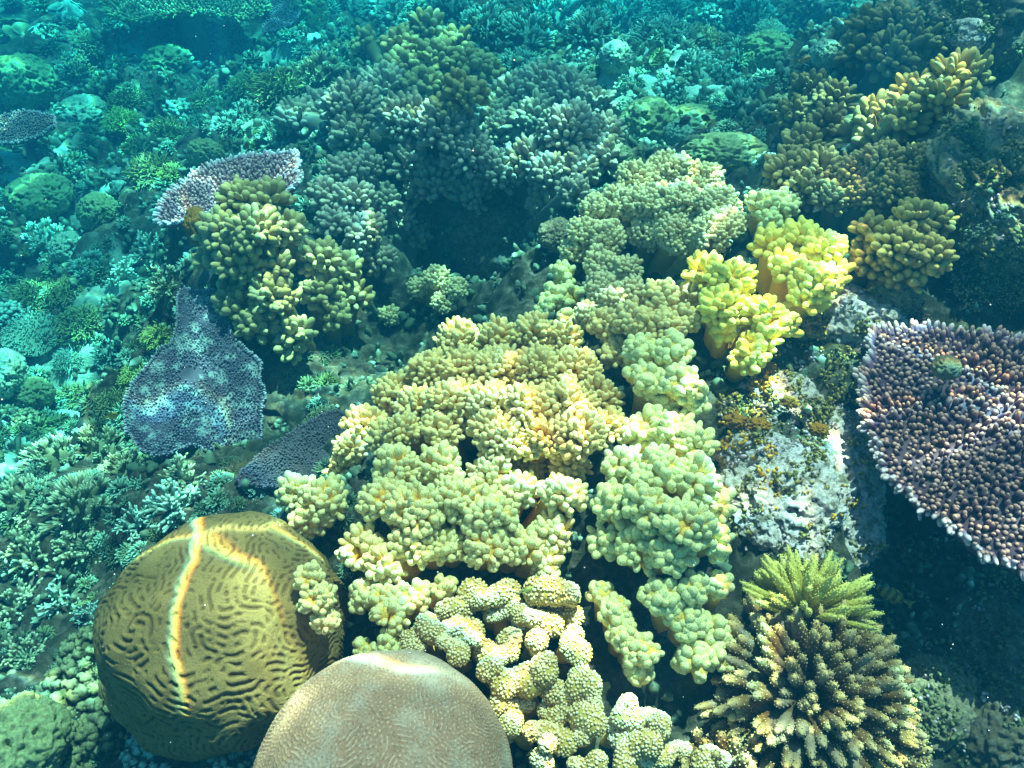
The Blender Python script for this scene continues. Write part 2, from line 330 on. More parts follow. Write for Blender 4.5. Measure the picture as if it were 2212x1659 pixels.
M['purpleplate'] = coral_mat('purple_plate', (.09, .04, .06), var=.3)
M['purplerim'] = coral_mat('pale_rim', (.16, .07, .13), (.70, .46, .46), lo=.3, hi=1, var=.15)
M['bluetable'] = coral_mat('slate_table', (.06, .045, .06), (.17, .13, .16), lo=.2, hi=1, var=.3, second=(.50, .62, .58), sec_amt=.0, sec_scale=16)
M['bluedead'] = coral_mat('slate_table_patched', (.08, .06, .09), (.22, .18, .25), lo=.2, hi=1, var=.3, second=(.60, .66, .60), sec_amt=.45, sec_scale=22)
M['slaterim'] = coral_mat('slate_rim', (.14, .12, .16), (.48, .46, .50))
M['pinktable'] = coral_mat('pink_table', (.22, .09, .12), (.72, .38, .37), lo=.3, hi=1)
M['pinkrim'] = coral_mat('pink_rim', (.6, .4, .45), (.98, .88, .9))
M['greenbush'] = coral_mat('green_bush', (.10, .115, .04), (.40, .44, .18), lo=.35, hi=1, var=.3)
M['limebush'] = coral_mat('lime_bush', (.18, .24, .05), (.60, .66, .22), lo=.3, hi=1, var=.3)
M['palebush'] = coral_mat('pale_bush', (.22, .30, .22), (.60, .86, .70), lo=.35, hi=1, var=.3)
M['tanbush'] = coral_mat('tan_bush', (.15, .15, .07), (.52, .50, .28), lo=.35, hi=1, var=.3)
M['greybush'] = coral_mat('grey_bush', (.10, .15, .12), (.36, .58, .48), lo=.35, hi=1, var=.3)
M['knobgreen'] = coral_mat('knobby_green', (.14, .15, .06), (.50, .50, .26), lo=.3, hi=1, var=.5, bump=.8)
M['stag'] = coral_mat('tan_staghorn', (.18, .19, .10), (.60, .66, .42), lo=.4, hi=1, var=.25)
M['boulder'] = coral_mat('olive_boulder', (.26, .30, .14), (.36, .42, .24), var=.55, bump=.5, bump_scale=120, second=(.22, .20, .10), sec_amt=.7, sec_scale=10)
M['paleboulder'] = coral_mat('pale_boulder', (.28, .38, .28), (.38, .50, .38), var=.5, bump=.4, bump_scale=90, second=(.36, .33, .20), sec_amt=.6, sec_scale=8)
M['rock'] = coral_mat('reef_rock', (.33, .25, .15), (.38, .30, .19), var=.55, bump=.8, bump_scale=90, second=(.12, .11, .06), sec_amt=.85, sec_scale=12)
M['palerock'] = coral_mat('pale_reef_rock', (.80, .62, .58), (.84, .68, .62), var=.6, bump=1.0, bump_scale=140, second=(.22, .16, .09), sec_amt=.9, sec_scale=5)
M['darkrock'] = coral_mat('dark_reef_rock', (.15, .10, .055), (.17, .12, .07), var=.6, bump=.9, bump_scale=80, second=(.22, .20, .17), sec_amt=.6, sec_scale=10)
M['rust'] = coral_mat('rust_sponge', (.38, .15, .01), (.60, .32, .04), var=.4, bump=.6)
M['algae'] = coral_mat('green_algae', (.12, .26, .04), (.22, .42, .08), var=.3)

def seabed_mat():
    m = bpy.data.materials.new('reef_bed'); m.use_nodes = True; nt = m.node_tree; nt.nodes.clear(); N = nt.nodes.new; L = nt.links.new
    out = N('ShaderNodeOutputMaterial'); b = N('ShaderNodeBsdfPrincipled'); L(b.outputs[0], out.inputs[0]); b.inputs['Roughness'].default_value = .85; b.inputs['Specular IOR Level'].default_value = .15
    tcn = N('ShaderNodeTexCoord')
    def noise(s, d=6, r=.65):
        k = N('ShaderNodeTexNoise'); k.inputs['Scale'].default_value = s; k.inputs['Detail'].default_value = d; k.inputs['Roughness'].default_value = r; L(tcn.outputs['Object'], k.inputs['Vector']); return k.outputs['Fac']
    def ramp(f, stops):
        r = N('ShaderNodeValToRGB'); L(f, r.inputs[0]); e = r.color_ramp.elements
        while len(e) < len(stops): e.new(0.5)
        for k, (p, c) in enumerate(stops): e[k].position = p; e[k].color = (*c, 1)
        return r.outputs[0]
    c1 = ramp(noise(9), [(.34, (.02, .018, .01)), (.47, (.055, .05, .03)), (.56, (.11, .095, .06)), (.68, (.24, .20, .15))])
    c2 = ramp(noise(33), [(.38, (.015, .02, .01)), (.52, (.07, .06, .04)), (.64, (.25, .20, .16))])
    mx = N('ShaderNodeMix'); mx.data_type = 'RGBA'; mx.inputs['Factor'].default_value = .5; L(c1, mx.inputs['A']); L(c2, mx.inputs['B'])
    at = N('ShaderNodeAttribute'); at.attribute_name = 'tip'
    m2 = N('ShaderNodeMix'); m2.data_type = 'RGBA'; L(at.outputs['Fac'], m2.inputs['Factor']); L(mx.outputs['Result'], m2.inputs['A'])
    L(ramp(noise(50, 3), [(.3, (.36, .45, .36)), (.7, (.60, .74, .62))]), m2.inputs['B'])
    L(m2.outputs['Result'], b.inputs['Base Color'])
    bp = N('ShaderNodeBump'); bp.inputs['Strength'].default_value = .9; bp.inputs['Distance'].default_value = .012; L(noise(45, 8, .75), bp.inputs['Height']); L(bp.outputs[0], b.inputs['Normal'])
    return m
n = n_sb = 720; u = np.linspace(-1, 1, n)
xs = 2.4 * u + 21 * u ** 5; ys = 1.9 + 2.6 * u + 21 * u ** 5
X, Y = np.meshgrid(xs, ys, indexing='ij'); Z = ground(X, Y)
fine = fbm(np.stack([X * 22, Y * 22, X * 0], -1), 4, .6) + .8 * (1 - 2.5 * np.abs(fbm(np.stack([X * 13, Y * 13, X * 0 + 5], -1), 3, .6)))
sand = np.zeros_like(X)
for (px, py, r) in [(70, 930, .20), (130, 860, .16), (30, 985, .2), (590, 90, .35), (640, 60, .3), (150, 745, .12), (240, 600, .12), (1400, 200, .25), (1480, 190, .2), (60, 350, .2), (230, 420, .2), (480, 300, .18), (1370,140,.3), (260,130,.2)]:
    p = hit(px, py); sand = np.maximum(sand, np.clip(1.6 - np.hypot(X - p[0], Y - p[1]) / r + fine * .5, 0, 1))
Z = Z + (1 - sand) * 0.024 * fine
i, j = np.meshgrid(np.arange(n - 1), np.arange(n - 1), indexing='ij')
q = np.stack([i * n + j, (i + 1) * n + j, (i + 1) * n + j + 1, i * n + j + 1], -1).reshape(-1, 4)
sb = bpy.data.objects.new('seabed', mesh('seabed', np.stack([X, Y, Z], -1).reshape(-1, 3), q, None, seabed_mat(), sand.ravel()))
C.objects.link(sb); sb['kind'] = 'structure'; sb['label'] = 'rugged reef floor with sandy gaps between the corals'

# ------------------------------------------------------------------ object bookkeeping
def tag(o, label, cat, group=None):
    o['label'] = label; o['category'] = cat
    if group: o['group'] = group
def empty(name, p, label, cat, group=None):
    o = bpy.data.objects.new(name, None); o.empty_display_size = .05; o.location = [float(v) for v in p]; C.objects.link(o); tag(o, label, cat, group); return o
def part(name, me, parent, label=None):
    o = bpy.data.objects.new(name, me); C.objects.link(o); o.parent = parent
    if label: o['label'] = label
    return o
def single(name, me, p, label, cat, rz=0, s=1, group=None, tilt=(0, 0)):
    o = bpy.data.objects.new(name, me); C.objects.link(o); o.location = [float(v) for v in p]; o.rotation_euler = (tilt[0], tilt[1], rz)
    o.scale = (s, s, s) if not hasattr(s, '__len__') else s; tag(o, label, cat, group); return o

# ------------------------------------------------------------------ leather corals
def blob(g, c, R, n=26, amp=.12, freq=2.0, tip=0.0, theta=2.6):
    D, q, _ = dome_dirs(n, theta); c = np.asarray(c); R = np.broadcast_to(np.asarray(R, float), (3,))
    k = 1 + amp * fbm(D * freq + rs.rand(3) * 50, 3)
    g.add(c + D * R * k[:, None], q, None, np.full(len(D), tip))
def leather_lobe(c, R, fr, fl, nclu, nfin, spread=.75, prof=PROF_F, zmin=-.25, axis=None, seg=7, inner=.5):
    """a head of short fingers: c centre, R radii, fr finger radius, fl finger length"""
    g = G(); c = np.asarray(c, float); R = np.broadcast_to(np.asarray(R, float), (3,))
    off = rs.rand(3) * 90
    D = fib(nclu, zmin)
    if axis is not None:                                # lean the crown towards the axis
        D = nrm(D + np.asarray(axis) * .45)
    k = (1 + .30 * fbm(D * 1.8 + off, 2) + .10 * rs.randn(len(D))).clip(.6, 1.35)[:, None]
    Dd, q, _ = dome_dirs(22, 2.6)
    g.add(c + Dd * R * inner * (1 + .16 * fbm(Dd * 2.2 + off, 3))[:, None], q, None, np.full(len(Dd), 0.05))
    root = c + D * R * inner * .8 * k; head = c + D * R * (1 - fl / R.mean() * .65).clip(.4) * k
    tubes(g, root, head + D * fr * .15, fr * (1.35 + .4 * rs.rand(nclu)), PROF_K, seg, 0, .35, wob=.15)
    cnt = np.maximum(2, (nfin * (.7 + .6 * rs.rand(nclu))).astype(int)); idx = np.repeat(np.arange(nclu), cnt); m = len(idx)
    U, Wv = frames(D); a = rs.rand(m) * 6.283; first = np.r_[True, idx[1:] != idx[:-1]]
    rad = np.where(first, .1, .45 + .55 * rs.rand(m)) * spread
    a = (np.arange(m) * 2.399) + rs.rand(m) * .7
    T = U[idx] * np.cos(a)[:, None] + Wv[idx] * np.sin(a)[:, None]
    d = nrm(D[idx] + T * rad[:, None] * 1.35 + np.array([0, 0, .12]))
    p0 = head[idx] - D[idx] * fr * 1.3 + T * (rad * fr * 1.1)[:, None]
    ln = fl * (.85 + .7 * rs.rand(m)); p1 = p0 + d * ln[:, None]
    bend = T * (rad * ln * -.12)[:, None] + np.array([0, 0, 1]) * (ln * .10)[:, None]
    tubes(g, p0, p1, fr * (.72 + .5 * rs.rand(m)), prof, seg, .1, 1.0, bend=bend, wob=.10)
    return g
def leather(label, lobes, mat, fr, fl, dens=1.0, nfin=6, spread=.75, prof=PROF_F, cat='leather coral', name='leather_coral', stalk_mat=None, zs=.8, group=None, axis=None, zmin=-.25, inner=.5, stalk=True):
    """lobes: (px, py, radius px, lift above the seabed in m); fr, fl in photograph pixels"""
    pts = [hit(l[0], l[1], l[3]) for l in lobes]; rad = [size(l[2], p) for l, p in zip(lobes, pts)]
    cen = np.mean(pts, 0); base = np.array([cen[0], cen[1] + .03, 0]); base[2] = ground(base[0], base[1]) - .02
    root = empty(name, base, label, cat, group); g = G()
    for p, r in zip(pts, rad):
        b = np.array([p[0] * .6 + base[0] * .4, p[1] * .6 + base[1] * .4 + .02, 0]); b[2] = min(float(ground(b[0], b[1])), p[2]) - .05
        tubes(g, [base - [0, 0, .04]], [b], r * .45, PROF_K, 9, 0, .05)
        tubes(g, [b], [p + np.array([0, 0, r * .25])], r * .62, [(0, 1.05), (.3, .85), (.6, .82), (.85, .8), (.95, .5), (1, 0)], 14, 0, .05, wob=.08)
    if stalk: part('stalk', g.mesh('stalk', stalk_mat or mat, base), root)
    for l, p, r in zip(lobes, pts, rad):
        f = size(fr, p); ln = size(fl, p); c = p - np.array([0, 0, r * .12])
        ncl = max(5, int(dens * 2.0 * (r / (f * 2.1)) ** 2))
        gg = leather_lobe(c, (r * .94, r * .94, r * zs), f, ln, ncl, nfin, spread, prof, axis=axis, zmin=zmin, inner=inner)
        part('lobe', gg.mesh('lobe', mat, base), root)
    return root

# --- pale green foreground colonies
leather('pale green leather coral clump left of the big pale colony, above the brown brain coral', [(640,1065,56,.10),(700,1085,60,.11),(672,1120,52,.09)], M['pale'], 9.6, 23, .9, 6)
leather('small pale green leather coral clump against the right flank of the brown brain coral', [(668,1250,40,.26),(688,1295,44,.26),(700,1340,36,.24)], M['pale'], 8.5, 20, .9, 6, stalk=False)
leather('large pale green leather coral colony of many heads in front of the tan colony', [(860,1010,62,.13),(950,1010,60,.14),(830,1080,66,.14),(900,1100,70,.17),(980,1080,64,.16),(900,1170,62,.15),(790,1180,58,.12),(830,1220,52,.11),
   (1060,1030,60,.15),(1060,1110,70,.17),(1120,1060,56,.15),(1050,1180,58,.14),(1130,1180,52,.13),(1215,1070,54,.15),(1190,1150,54,.13),(1180,1215,44,.11),(960,1180,50,.12)], M['pale'], 9.6, 23, .9, 6)
leather('pale green leather coral heads low beside the brain coral, under the large pale colony', [(790,1285,50,.10),(850,1305,60,.12),(900,1290,46,.12),(960,1270,38,.10),(860,1340,36,.08)], M['pale'], 11, 20, 1.1, 5)
leather('small mint leather coral peeping out behind the grey dome coral', [(790,1410,40,.08),(840,1392,40,.09)], M['palegreen'], 11, 20, 1.1, 5)
leather('mint green leather coral colony of heads in the right middle, left of the pale rock', [(1390,930,60,.14),(1450,930,58,.15),(1500,960,52,.13),(1350,1010,58,.14),(1420,1020,70,.18),(1500,1040,64,.17),(1550,1090,48,.12),
   (1330,1090,58,.14),(1400,1100,66,.18),(1480,1130,72,.19),(1310,1170,50,.11),(1380,1190,60,.14),(1450,1200,60,.15),(1540,1170,52,.13)], M['palegreen'], 11.5, 27, .8, 6)
leather('long drooping mint leather coral lobe at the front, right of the warty cream coral', [(1300,1280,38,.10),(1330,1320,46,.12),(1350,1370,46,.12),(1385,1405,50,.11),(1380,1445,40,.08)], M['palegreen'], 11, 17, 1.15, 5)
leather('mint leather coral at the front beside the brown branching coral', [(1430,1290,56,.13),(1500,1270,50,.14),(1555,1265,40,.12),(1480,1340,58,.12),(1540,1360,50,.11),(1500,1420,56,.10),(1550,1410,44,.09)], M['palegreen'], 12, 20, 1.1, 5)
# --- tan colony
leather('large tan leather coral colony spreading in the middle of the reef', [(990,735,52,.13),(1070,735,52,.15),(1150,720,52,.16),(1215,740,50,.15),(930,800,54,.12),(1000,800,60,.18),(1080,800,62,.22),(1160,800,62,.23),(1240,800,56,.18),
   (850,850,50,.09),(900,880,54,.12),(980,870,64,.20),(1060,880,60,.22),(1140,880,60,.24),(1220,870,62,.22),(1290,860,54,.15),(790,920,50,.07),(830,950,46,.08),(760,970,44,.05),(870,930,46,.12),
   (950,930,48,.14),(1090,950,62,.20),(1060,930,52,.2),(1180,950,62,.20),(1250,940,62,.19),(1310,920,48,.14),(1140,1000,44,.13),(1230,1000,50,.12),(1100,1000,40,.12),(740,1010,34,.03)], M['tan'], 7.2, 23, .95, 6)
# --- right hand colonies
leather('mint and yellow leather coral between the tan colony and the yellow coral', [(1390,760,54,.15),(1450,760,56,.17),(1400,820,58,.16),(1470,830,62,.17),(1500,870,44,.12),(1440,870,48,.12)], M['palegreen'], 12, 20, 1.0, 5)
leather('golden tan leather coral strip behind the mint and yellow leather coral', [(1310,700,46,.12),(1370,690,50,.14),(1430,640,48,.15),(1440,700,48,.13),(1480,690,40,.12),(1330,760,42,.10),(1500,640,40,.12)], M['tan'], 8.5, 19, 1.1, 6)
leather('bright yellow leather coral with long blunt fingers beside the pale rock', [(1520,590,52,.16),(1580,600,60,.19),(1560,660,54,.16),(1650,680,56,.17),(1690,700,44,.13),(1560,710,38,.13),(1620,770,46,.12),(1650,730,46,.14)], M['yellow'], 10.5, 30, .85, 6, zs=.7)
leather('sunlit lemon leather coral at the right end of the leather coral patch', [(1665,530,48,.15),(1730,520,56,.17),(1780,540,50,.16),(1700,580,50,.17),(1770,610,58,.18),(1740,640,48,.14),(1800,590,40,.14)], M['yellow'], 10.5, 28, .9, 6)
leather('small dull green leather coral behind the sunlit lemon coral', [(1650,440,42,.12),(1700,440,38,.12),(1660,475,36,.10)], M['greenbush'] if False else M['palegreen'], 9, 18, 1.1, 5)
leather('large sandy cauliflower leather coral in front of the boulder corals', [(1380,390,54,.16),(1450,370,56,.18),(1520,390,52,.16),(1340,440,52,.15),(1410,440,60,.20),(1480,440,62,.20),(1550,440,54,.16),(1290,450,40,.12),
   (1400,500,52,.17),(1470,510,60,.17),(1540,500,54,.14),(1580,480,40,.12),(1260,500,40,.10),(1310,510,46,.12),(1240,540,36,.06)], M['cauli'], 5.6, 13, 1.15, 6)
leather('sandy leather coral cluster just above the tan colony', [(1300,570,44,.12),(1350,580,42,.13),(1300,620,46,.13),(1360,630,40,.12),(1270,680,38,.08),(1320,650,36,.11)], M['cauli'], 6.5, 14, 1.1, 6)
leather('blue green leather coral clump at the right edge of the dark hollow', [(1215,590,36,.08),(1200,640,38,.08),(1230,640,38,.10),(1220,690,34,.06),(1180,660,26,.05)], M['palegreen'], 10, 17, 1.0, 5)
# --- grey finger colony
leather('wide grey leather coral colony with pointed fingers along the back of the reef', [(a_, b_, c_ * 1.12, d_) for a_, b_, c_, d_ in [(820,200,60,.14),(760,230,58,.10),(880,260,60,.2),(760,290,50,.08),(960,280,62,.22),(1010,330,56,.2),(1060,250,50,.22),(1110,210,54,.2),(1170,190,56,.2),(1230,200,54,.18),(1280,230,46,.15),
   (1090,290,56,.24),(1160,270,60,.26),(1230,280,60,.22),(1300,290,46,.16),(1080,370,56,.2),(1150,350,54,.24),(1190,380,50,.2),(1250,370,48,.18),(1310,340,40,.12),(930,390,60,.18),(880,350,46,.16),(1020,420,44,.14),(1180,440,40,.12),(1240,420,36,.10),(640,260,44,.06),(690,240,44,.08)]],
   M['grey'], 7.6, 27, .85, 6, prof=PROF_F, axis=(-.15, .0, .3))
leather('brown leather coral mound with fat fingers on the crest of the grey colony', [(860,95,44,.2),(920,60,44,.2),(980,95,46,.22),(870,150,50,.26),(940,130,56,.30),(1010,140,52,.26),(1050,160,46,.2),(920,190,54,.28),(1000,200,56,.26),(1050,215,40,.2),(960,240,44,.24),(790,90,30,.12)],
   M['brown'], 9.5, 26, .9, 6)
leather('slate grey leather coral heads stepping down to the dark hollow', [(740,370,46,.14),(790,360,44,.14),(700,420,40,.1),(760,430,54,.16),(830,430,46,.14),(720,480,40,.1),(790,500,52,.14),(860,470,42,.12),(900,510,36,.1),(820,560,40,.1),(770,540,32,.1)],
   M['grey'], 7.5, 22, .9, 6)
leather('small frilly leather coral in the shaded hollow', [(940,600,34,.1),(985,625,30,.1),(960,650,32,.08),(900,620,26,.06),(840,680,26,.06)], M['cauli'], 4.5, 11, 1.0, 6)
# --- left tan
leather('olive leather coral head with stubby fingers in front of the purple table coral', [(520,430,50,.2),(580,430,52,.2),(480,500,56,.2),(550,500,64,.25),(620,500,46,.18),(520,570,60,.2),(590,580,50,.2),(460,560,36,.16)], M['olive'], 9.5, 31, .85, 6)
leather('olive leather coral lower colony hanging over the dark ledge', [(520,660,54,.2),(590,640,54,.22),(560,700,48,.17),(500,640,34,.16),(640,720,44,.14),(690,560,52,.2),(740,590,46,.2),(690,630,50,.2),(760,640,48,.18),(720,680,40,.15),(630,750,30,.1)], M['olive'], 9.5, 30, .85, 6)

# ------------------------------------------------------------------ table corals
def in_poly(P, poly):
    x, y = P[:, 0], P[:, 1]; ins = np.zeros(len(P), bool); n = len(poly)
    for i in range(n):
        x1, y1 = poly[i]; x2, y2 = poly[(i + 1) % n]
        c = ((y1 > y) != (y2 > y)) & (x < (x2 - x1) * (y - y1) / (y2 - y1 + 1e-12) + x1); ins ^= c
    return ins
def smooth_poly(P, k=2):
    for _ in range(k):
        Q = np.roll(P, -1, 0); P = np.stack([.75 * P + .25 * Q, .25 * P + .75 * Q], 1).reshape(-1, 3)
    return P
def table(label, outline, z0, gx, gy, mat, rim_mat, nub, nl, sp, thick=.018, name='table_coral', holes=None, lean=(0, 0), rimlen=1.15, under=True):
    """outline px; z = z0 + gx*(px-cx)/100 + gy*(py-cy)/100"""
    O = np.array(outline, float); cx, cy = O.mean(0)
    P = np.array([at_z(px, py, z0 + gx * (px - cx) / 100 + gy * (py - cy) / 100) for px, py in outline]); P = smooth_poly(P, 2)
    n = len(P); cen = P.mean(0); jag = (1 + .02 * rs.randn(n))[:, None]; an_ = np.arctan2(P[:, 1] - cen[1], P[:, 0] - cen[0]); jag = jag * (1 + .09 * fbm(np.c_[np.cos(an_) * 4, np.sin(an_) * 4, an_ * 0 + 2], 2))[:, None]; P = cen + (P - cen) * jag
    A = np.c_[P[:, :2], np.ones(n)]; co = np.linalg.lstsq(A, P[:, 2], rcond=None)[0]
    base = np.array([cen[0], cen[1], float(ground(cen[0], cen[1])) - .03]); root = empty(name, base, label, 'table coral')
    g = G(); rings = [(0.0, 0), (.33, 0), (.66, 0), (1.0, 0), (1.0, -thick), (.7, -thick * 1.6), (.35, -thick * 3), (.16, -thick * 6), (.16, -max(.06, cen[2] - base[2]))]
    V = []
    for s, dz in rings:
        q = cen + (P - cen) * max(s, .01); q = q.copy(); q[:, 2] = q[:, :2] @ co[:2] + co[2] + dz
        if 0 < s < 1: q[:, 2] += .006 * fbm(q * 14, 3)
        V.append(q)
    V = np.concatenate(V); i, j = np.meshgrid(np.arange(len(rings) - 1), np.arange(n), indexing='ij'); j2 = (j + 1) % n
    Q = np.stack([i * n + j, (i + 1) * n + j, (i + 1) * n + j2, i * n + j2], -1).reshape(-1, 4); g.add(V, Q, None, np.zeros(len(V)))
    part('plate', g.mesh('plate', M['purpleplate'] if mat == M['purple'] else mat, base), root)
    s = size(sp, cen); lo, hi = P[:, :2].min(0), P[:, :2].max(0)
    X, Y = np.meshgrid(np.arange(lo[0], hi[0], s), np.arange(lo[1], hi[1], s * .87)); X[::2] += s / 2
    pts = np.stack([X.ravel(), Y.ravel()], 1); pts += rs.randn(*pts.shape) * s * .16
    pts = pts[in_poly(pts, P[:, :2])]; m = len(pts)
    p0 = np.c_[pts, pts @ co[:2] + co[2] - .003]; dd = np.full(m, 9.0)
    for k in range(n):
        a, b = P[k, :2], P[(k + 1) % n, :2]; ab = b - a; t = np.clip(((pts - a) @ ab) / (ab @ ab + 1e-9), 0, 1)
        dd = np.minimum(dd, np.linalg.norm(pts - a - t[:, None] * ab, axis=1))
    outd = nrm(np.c_[pts - cen[:2], np.zeros(m)]); e = np.clip(1 - dd / (s * 5), 0, 1)[:, None]
    d = nrm(np.array([lean[0], lean[1], 1.0]) + outd * (.12 + .75 * e) + rs.randn(m, 3) * .22)
    ln = size(nl, cen) * (.5 + .9 * rs.rand(m)) * (1 + .5 * fbm(p0 * 9, 2)); nr = size(nub, cen)
    keep = np.ones(m, bool)
    if holes is not None: keep = fbm(p0 * 11, 3) < holes
    p0 = p0[keep]; d = d[keep]; ln = ln[keep]; m = len(p0)
    g = G(); tubes(g, p0, p0 + d * ln[:, None], nr * (.7 + .5 * rs.rand(m)), PROF_F, 6, 0, 1, wob=.25)
    part('branchlet_mat', g.mesh('branchlet_mat', mat, base), root)
    g = G(); per = np.linalg.norm(np.roll(P, -1, 0) - P, axis=1); R0 = []
    for k in range(n):
        c = max(1, int(per[k] / (s * .62)))
        for q in range(c): R0.append(P[k] + (P[(k + 1) % n] - P[k]) * ((q + rs.rand()) / c))
    R0 = np.array(R0); m = len(R0); o = nrm((R0 - cen) * [1, 1, 0]); R0 = R0 - o * s * .6
    for up in (.15, .6):
        dd_ = nrm(o + np.array([0, 0, up]) + rs.randn(m, 3) * .22); l = size(nl, cen) * rimlen * (.6 + .8 * rs.rand(m))
        tubes(g, R0, R0 + dd_ * l[:, None], nr * (.8 + .5 * rs.rand(m)), PROF_F, 6, 0, 1, wob=.2)
    part('rim', g.mesh('rim', rim_mat, base), root)
    return root
table('large purple table coral with pale edge tips at the right edge of the reef', [(1872,800),(1900,722),(1990,715),(2100,725),(2320,740),(2480,860),(2430,1330),(2212,1232),(2120,1180),(2000,1120),(1925,1050),(1872,950)], .14, .01, .0, M['purple'], M['purplerim'], 5.7, 24, 14.2, lean=(-.1, .0))
table('pinkish purple table coral behind the olive leather coral head', [(335,478),(345,440),(400,385),(460,355),(540,335),(640,330),(660,370),(648,410),(560,430),(480,450),(400,480),(355,490)], -.32, .03, -.03, M['pinktable'], M['pinkrim'], 3.2, 11, 8.5, lean=(.0, .1))
table('tall slate blue table coral with dead patches on the left slope', [(385,630),(475,620),(490,720),(545,760),(580,830),(570,900),(555,960),(545,1000),(480,1012),(455,985),(430,960),(375,965),(330,995),(290,975),(265,900),(268,860),(320,780),(370,745),(385,700)], -.40, .0, -.05, M['bluedead'], M['slaterim'], 2.2, 7, 6.5, lean=(0, 0), holes=.42)
table('tiny purple plate coral at the far left edge', [(-40,290),(0,250),(60,240),(115,250),(128,270),(70,300),(10,312)], -1.15, 0, -.02, M['purple'], M['purplerim'], 2, 6, 5)
table('dark shaded table coral beneath the olive lower colony', [(500,1040),(560,980),(640,930),(720,880),(760,900),(745,980),(720,1010),(640,1040),(560,1060)], -.28, 0, 0, M['bluetable'], M['bluetable'], 2.2, 7, 7)
table('long green table coral shelf across the top left with a dark hollow beneath', [(215,25),(260,-30),(400,-50),(560,-40),(590,20),(560,45),(470,35),(400,25),(330,45),(260,45)], -1.35, 0, 0, M['tanbush'], M['greenbush'], 2.5, 12, 8)
table('smooth bluish table coral at the top left beside the small olive boulder', [(560,70),(575,10),(620,-15),(660,5),(640,50),(600,65)], -1.4, .04, 0, M['bluetable'], M['bluetable'], 2, 4, 5)

# ------------------------------------------------------------------ brain corals: labyrinth grown by pattern formation
def labyrinth(n=384, waves=34, steps=160, r=.35, g=0.0, seed=1):
    R = np.random.RandomState(seed); u = R.randn(n, n) * .1; k = np.fft.fftfreq(n) * n / waves
    K2 = k[:, None] ** 2 + k[None, :] ** 2; Lh = r - (1 - K2) ** 2 * 1.0; dt = .5; den = 1 - dt * Lh
    for _ in range(steps): u = np.real(np.fft.ifft2((np.fft.fft2(u + dt * (g * u * u - u ** 3))) / den))
    return u / np.abs(u).max()
def sample(T, x, y):
    n = len(T); x = np.mod(x, n); y = np.mod(y, n); i = np.floor(x).astype(int); j = np.floor(y).astype(int); fx, fy = x - i, y - j
    i1, j1 = (i + 1) % n, (j + 1) % n; i %= n; j %= n
    return T[i, j] * (1 - fx) * (1 - fy) + T[i1, j] * fx * (1 - fy) + T[i, j1] * (1 - fx) * fy + T[i1, j1] * fx * fy
def rotz_align(ax):
    q = Vector((0, 0, 1)).rotation_difference(Vector(ax)); return np.array(q.to_matrix())
def brain(label, px, py, rpx, lift, sc3, waves_per_r, amp, mat, tex, lump=.05, n=420, ax=(0, -.3, 1), narrow=0.0, name='brain_coral'):
    c = hit(px, py, lift); R = size(rpx, c); D, q, UV = dome_dirs(n, 2.15); Rm = rotz_align(ax)
    wave_px = 384 / 34.0; S = waves_per_r * wave_px
    wv = UV + np.stack([fbm(D * 1.5, 2), fbm(D * 1.5 + 7, 2)], -1) * .06
    h = sample(tex, wv[:, 0] * S + 80, wv[:, 1] * S + 130)
    hh = np.tanh((h + narrow) * 2.4) * .5 + .5
    br = fbm(np.c_[wv * waves_per_r * 1.15, wv[:, :1] * 0 + 4], 2)
    if tex is SPOT: hh = hh * np.clip(1.1 - br * 1.6, .15, 1)
    else: hh = np.maximum(hh, np.clip(.25 + br * 3.4, 0, .92))
    k = 1 + lump * fbm(D * 1.4 + 3, 3) + amp * hh * (1 + .7 * fbm(D * 2.2 + 31, 2))
    V = (D * np.array(sc3) * R * k[:, None]) @ Rm.T
    me = mesh(name, V, q, None, mat, hh); return single(name, me, c, label, 'brain coral')
LAB = labyrinth(seed=3); SPOT = labyrinth(seed=5, g=.62, r=.3); PIT = -labyrinth(seed=9, g=.42, r=.35)
brain('large olive brown brain coral with winding ridges crossed by a bright line of sunlight', 498, 1374, 256, .02, (.98, .98, .95), 16, .023, M['brain'], PIT, lump=.14, ax=(-.1, -.45, 1), narrow=.24)
brain('dark olive brain coral lobe tucked under the lower left side of the large brain coral', 320, 1480, 92, .0, (1, 1, 1.1), 5, .04, M['brain'], PIT, n=160)
brain('smooth pale grey dome coral with fine white squiggles at the bottom edge', 832, 1705, 285, .02, (1, 1, .95), 29, .008, M['dome'], SPOT, lump=.05, ax=(0, -.5, 1), narrow=-.2, name='dome_coral')

# ------------------------------------------------------------------ branching corals with warty fingers
def warts(g, P0, P1, R, n, wr, t0=.7, t1=1.0, seg=5, tmin=.15):
    m = len(P0); D = P1 - P0; Dn = nrm(D); U, Wv = frames(Dn); k = np.arange(n) + .5
    s = tmin + (1 - tmin) * (k / n)[None, :] + rs.randn(m, n) * .01; a = k[None, :] * 2.399 + rs.rand(m, 1) * 6
    rr = R[:, None] * np.where(s < .8, 1, np.sqrt(np.clip(1 - ((s - .8) / .22) ** 2, .02, 1)))
    radial = np.cos(a)[..., None] * U[:, None] + np.sin(a)[..., None] * Wv[:, None]
    p = P0[:, None] + D[:, None] * s[..., None] * .985 + radial * (rr * .86)[..., None]
    d = nrm(radial + Dn[:, None] * (.45 + 2 * np.clip(s - .8, 0, 1)[..., None] * 3))
    p = p.reshape(-1, 3); d = d.reshape(-1, 3); wr = wr * np.clip(1.25 - s.reshape(-1) * .55, .5, 1); w = np.full(len(p), wr) * (.8 + .4 * rs.rand(len(p)))
    t = np.repeat(s.reshape(-1), 4 * seg)
    b = g.n; tubes(g, p, p + d * (w * 1.35)[:, None], w, [(0, 1), (.5, .95), (.85, .6), (1, 0)], seg, t0, t1)
    g.t[-1] = g.t[-1] * (.45 + .55 * t)
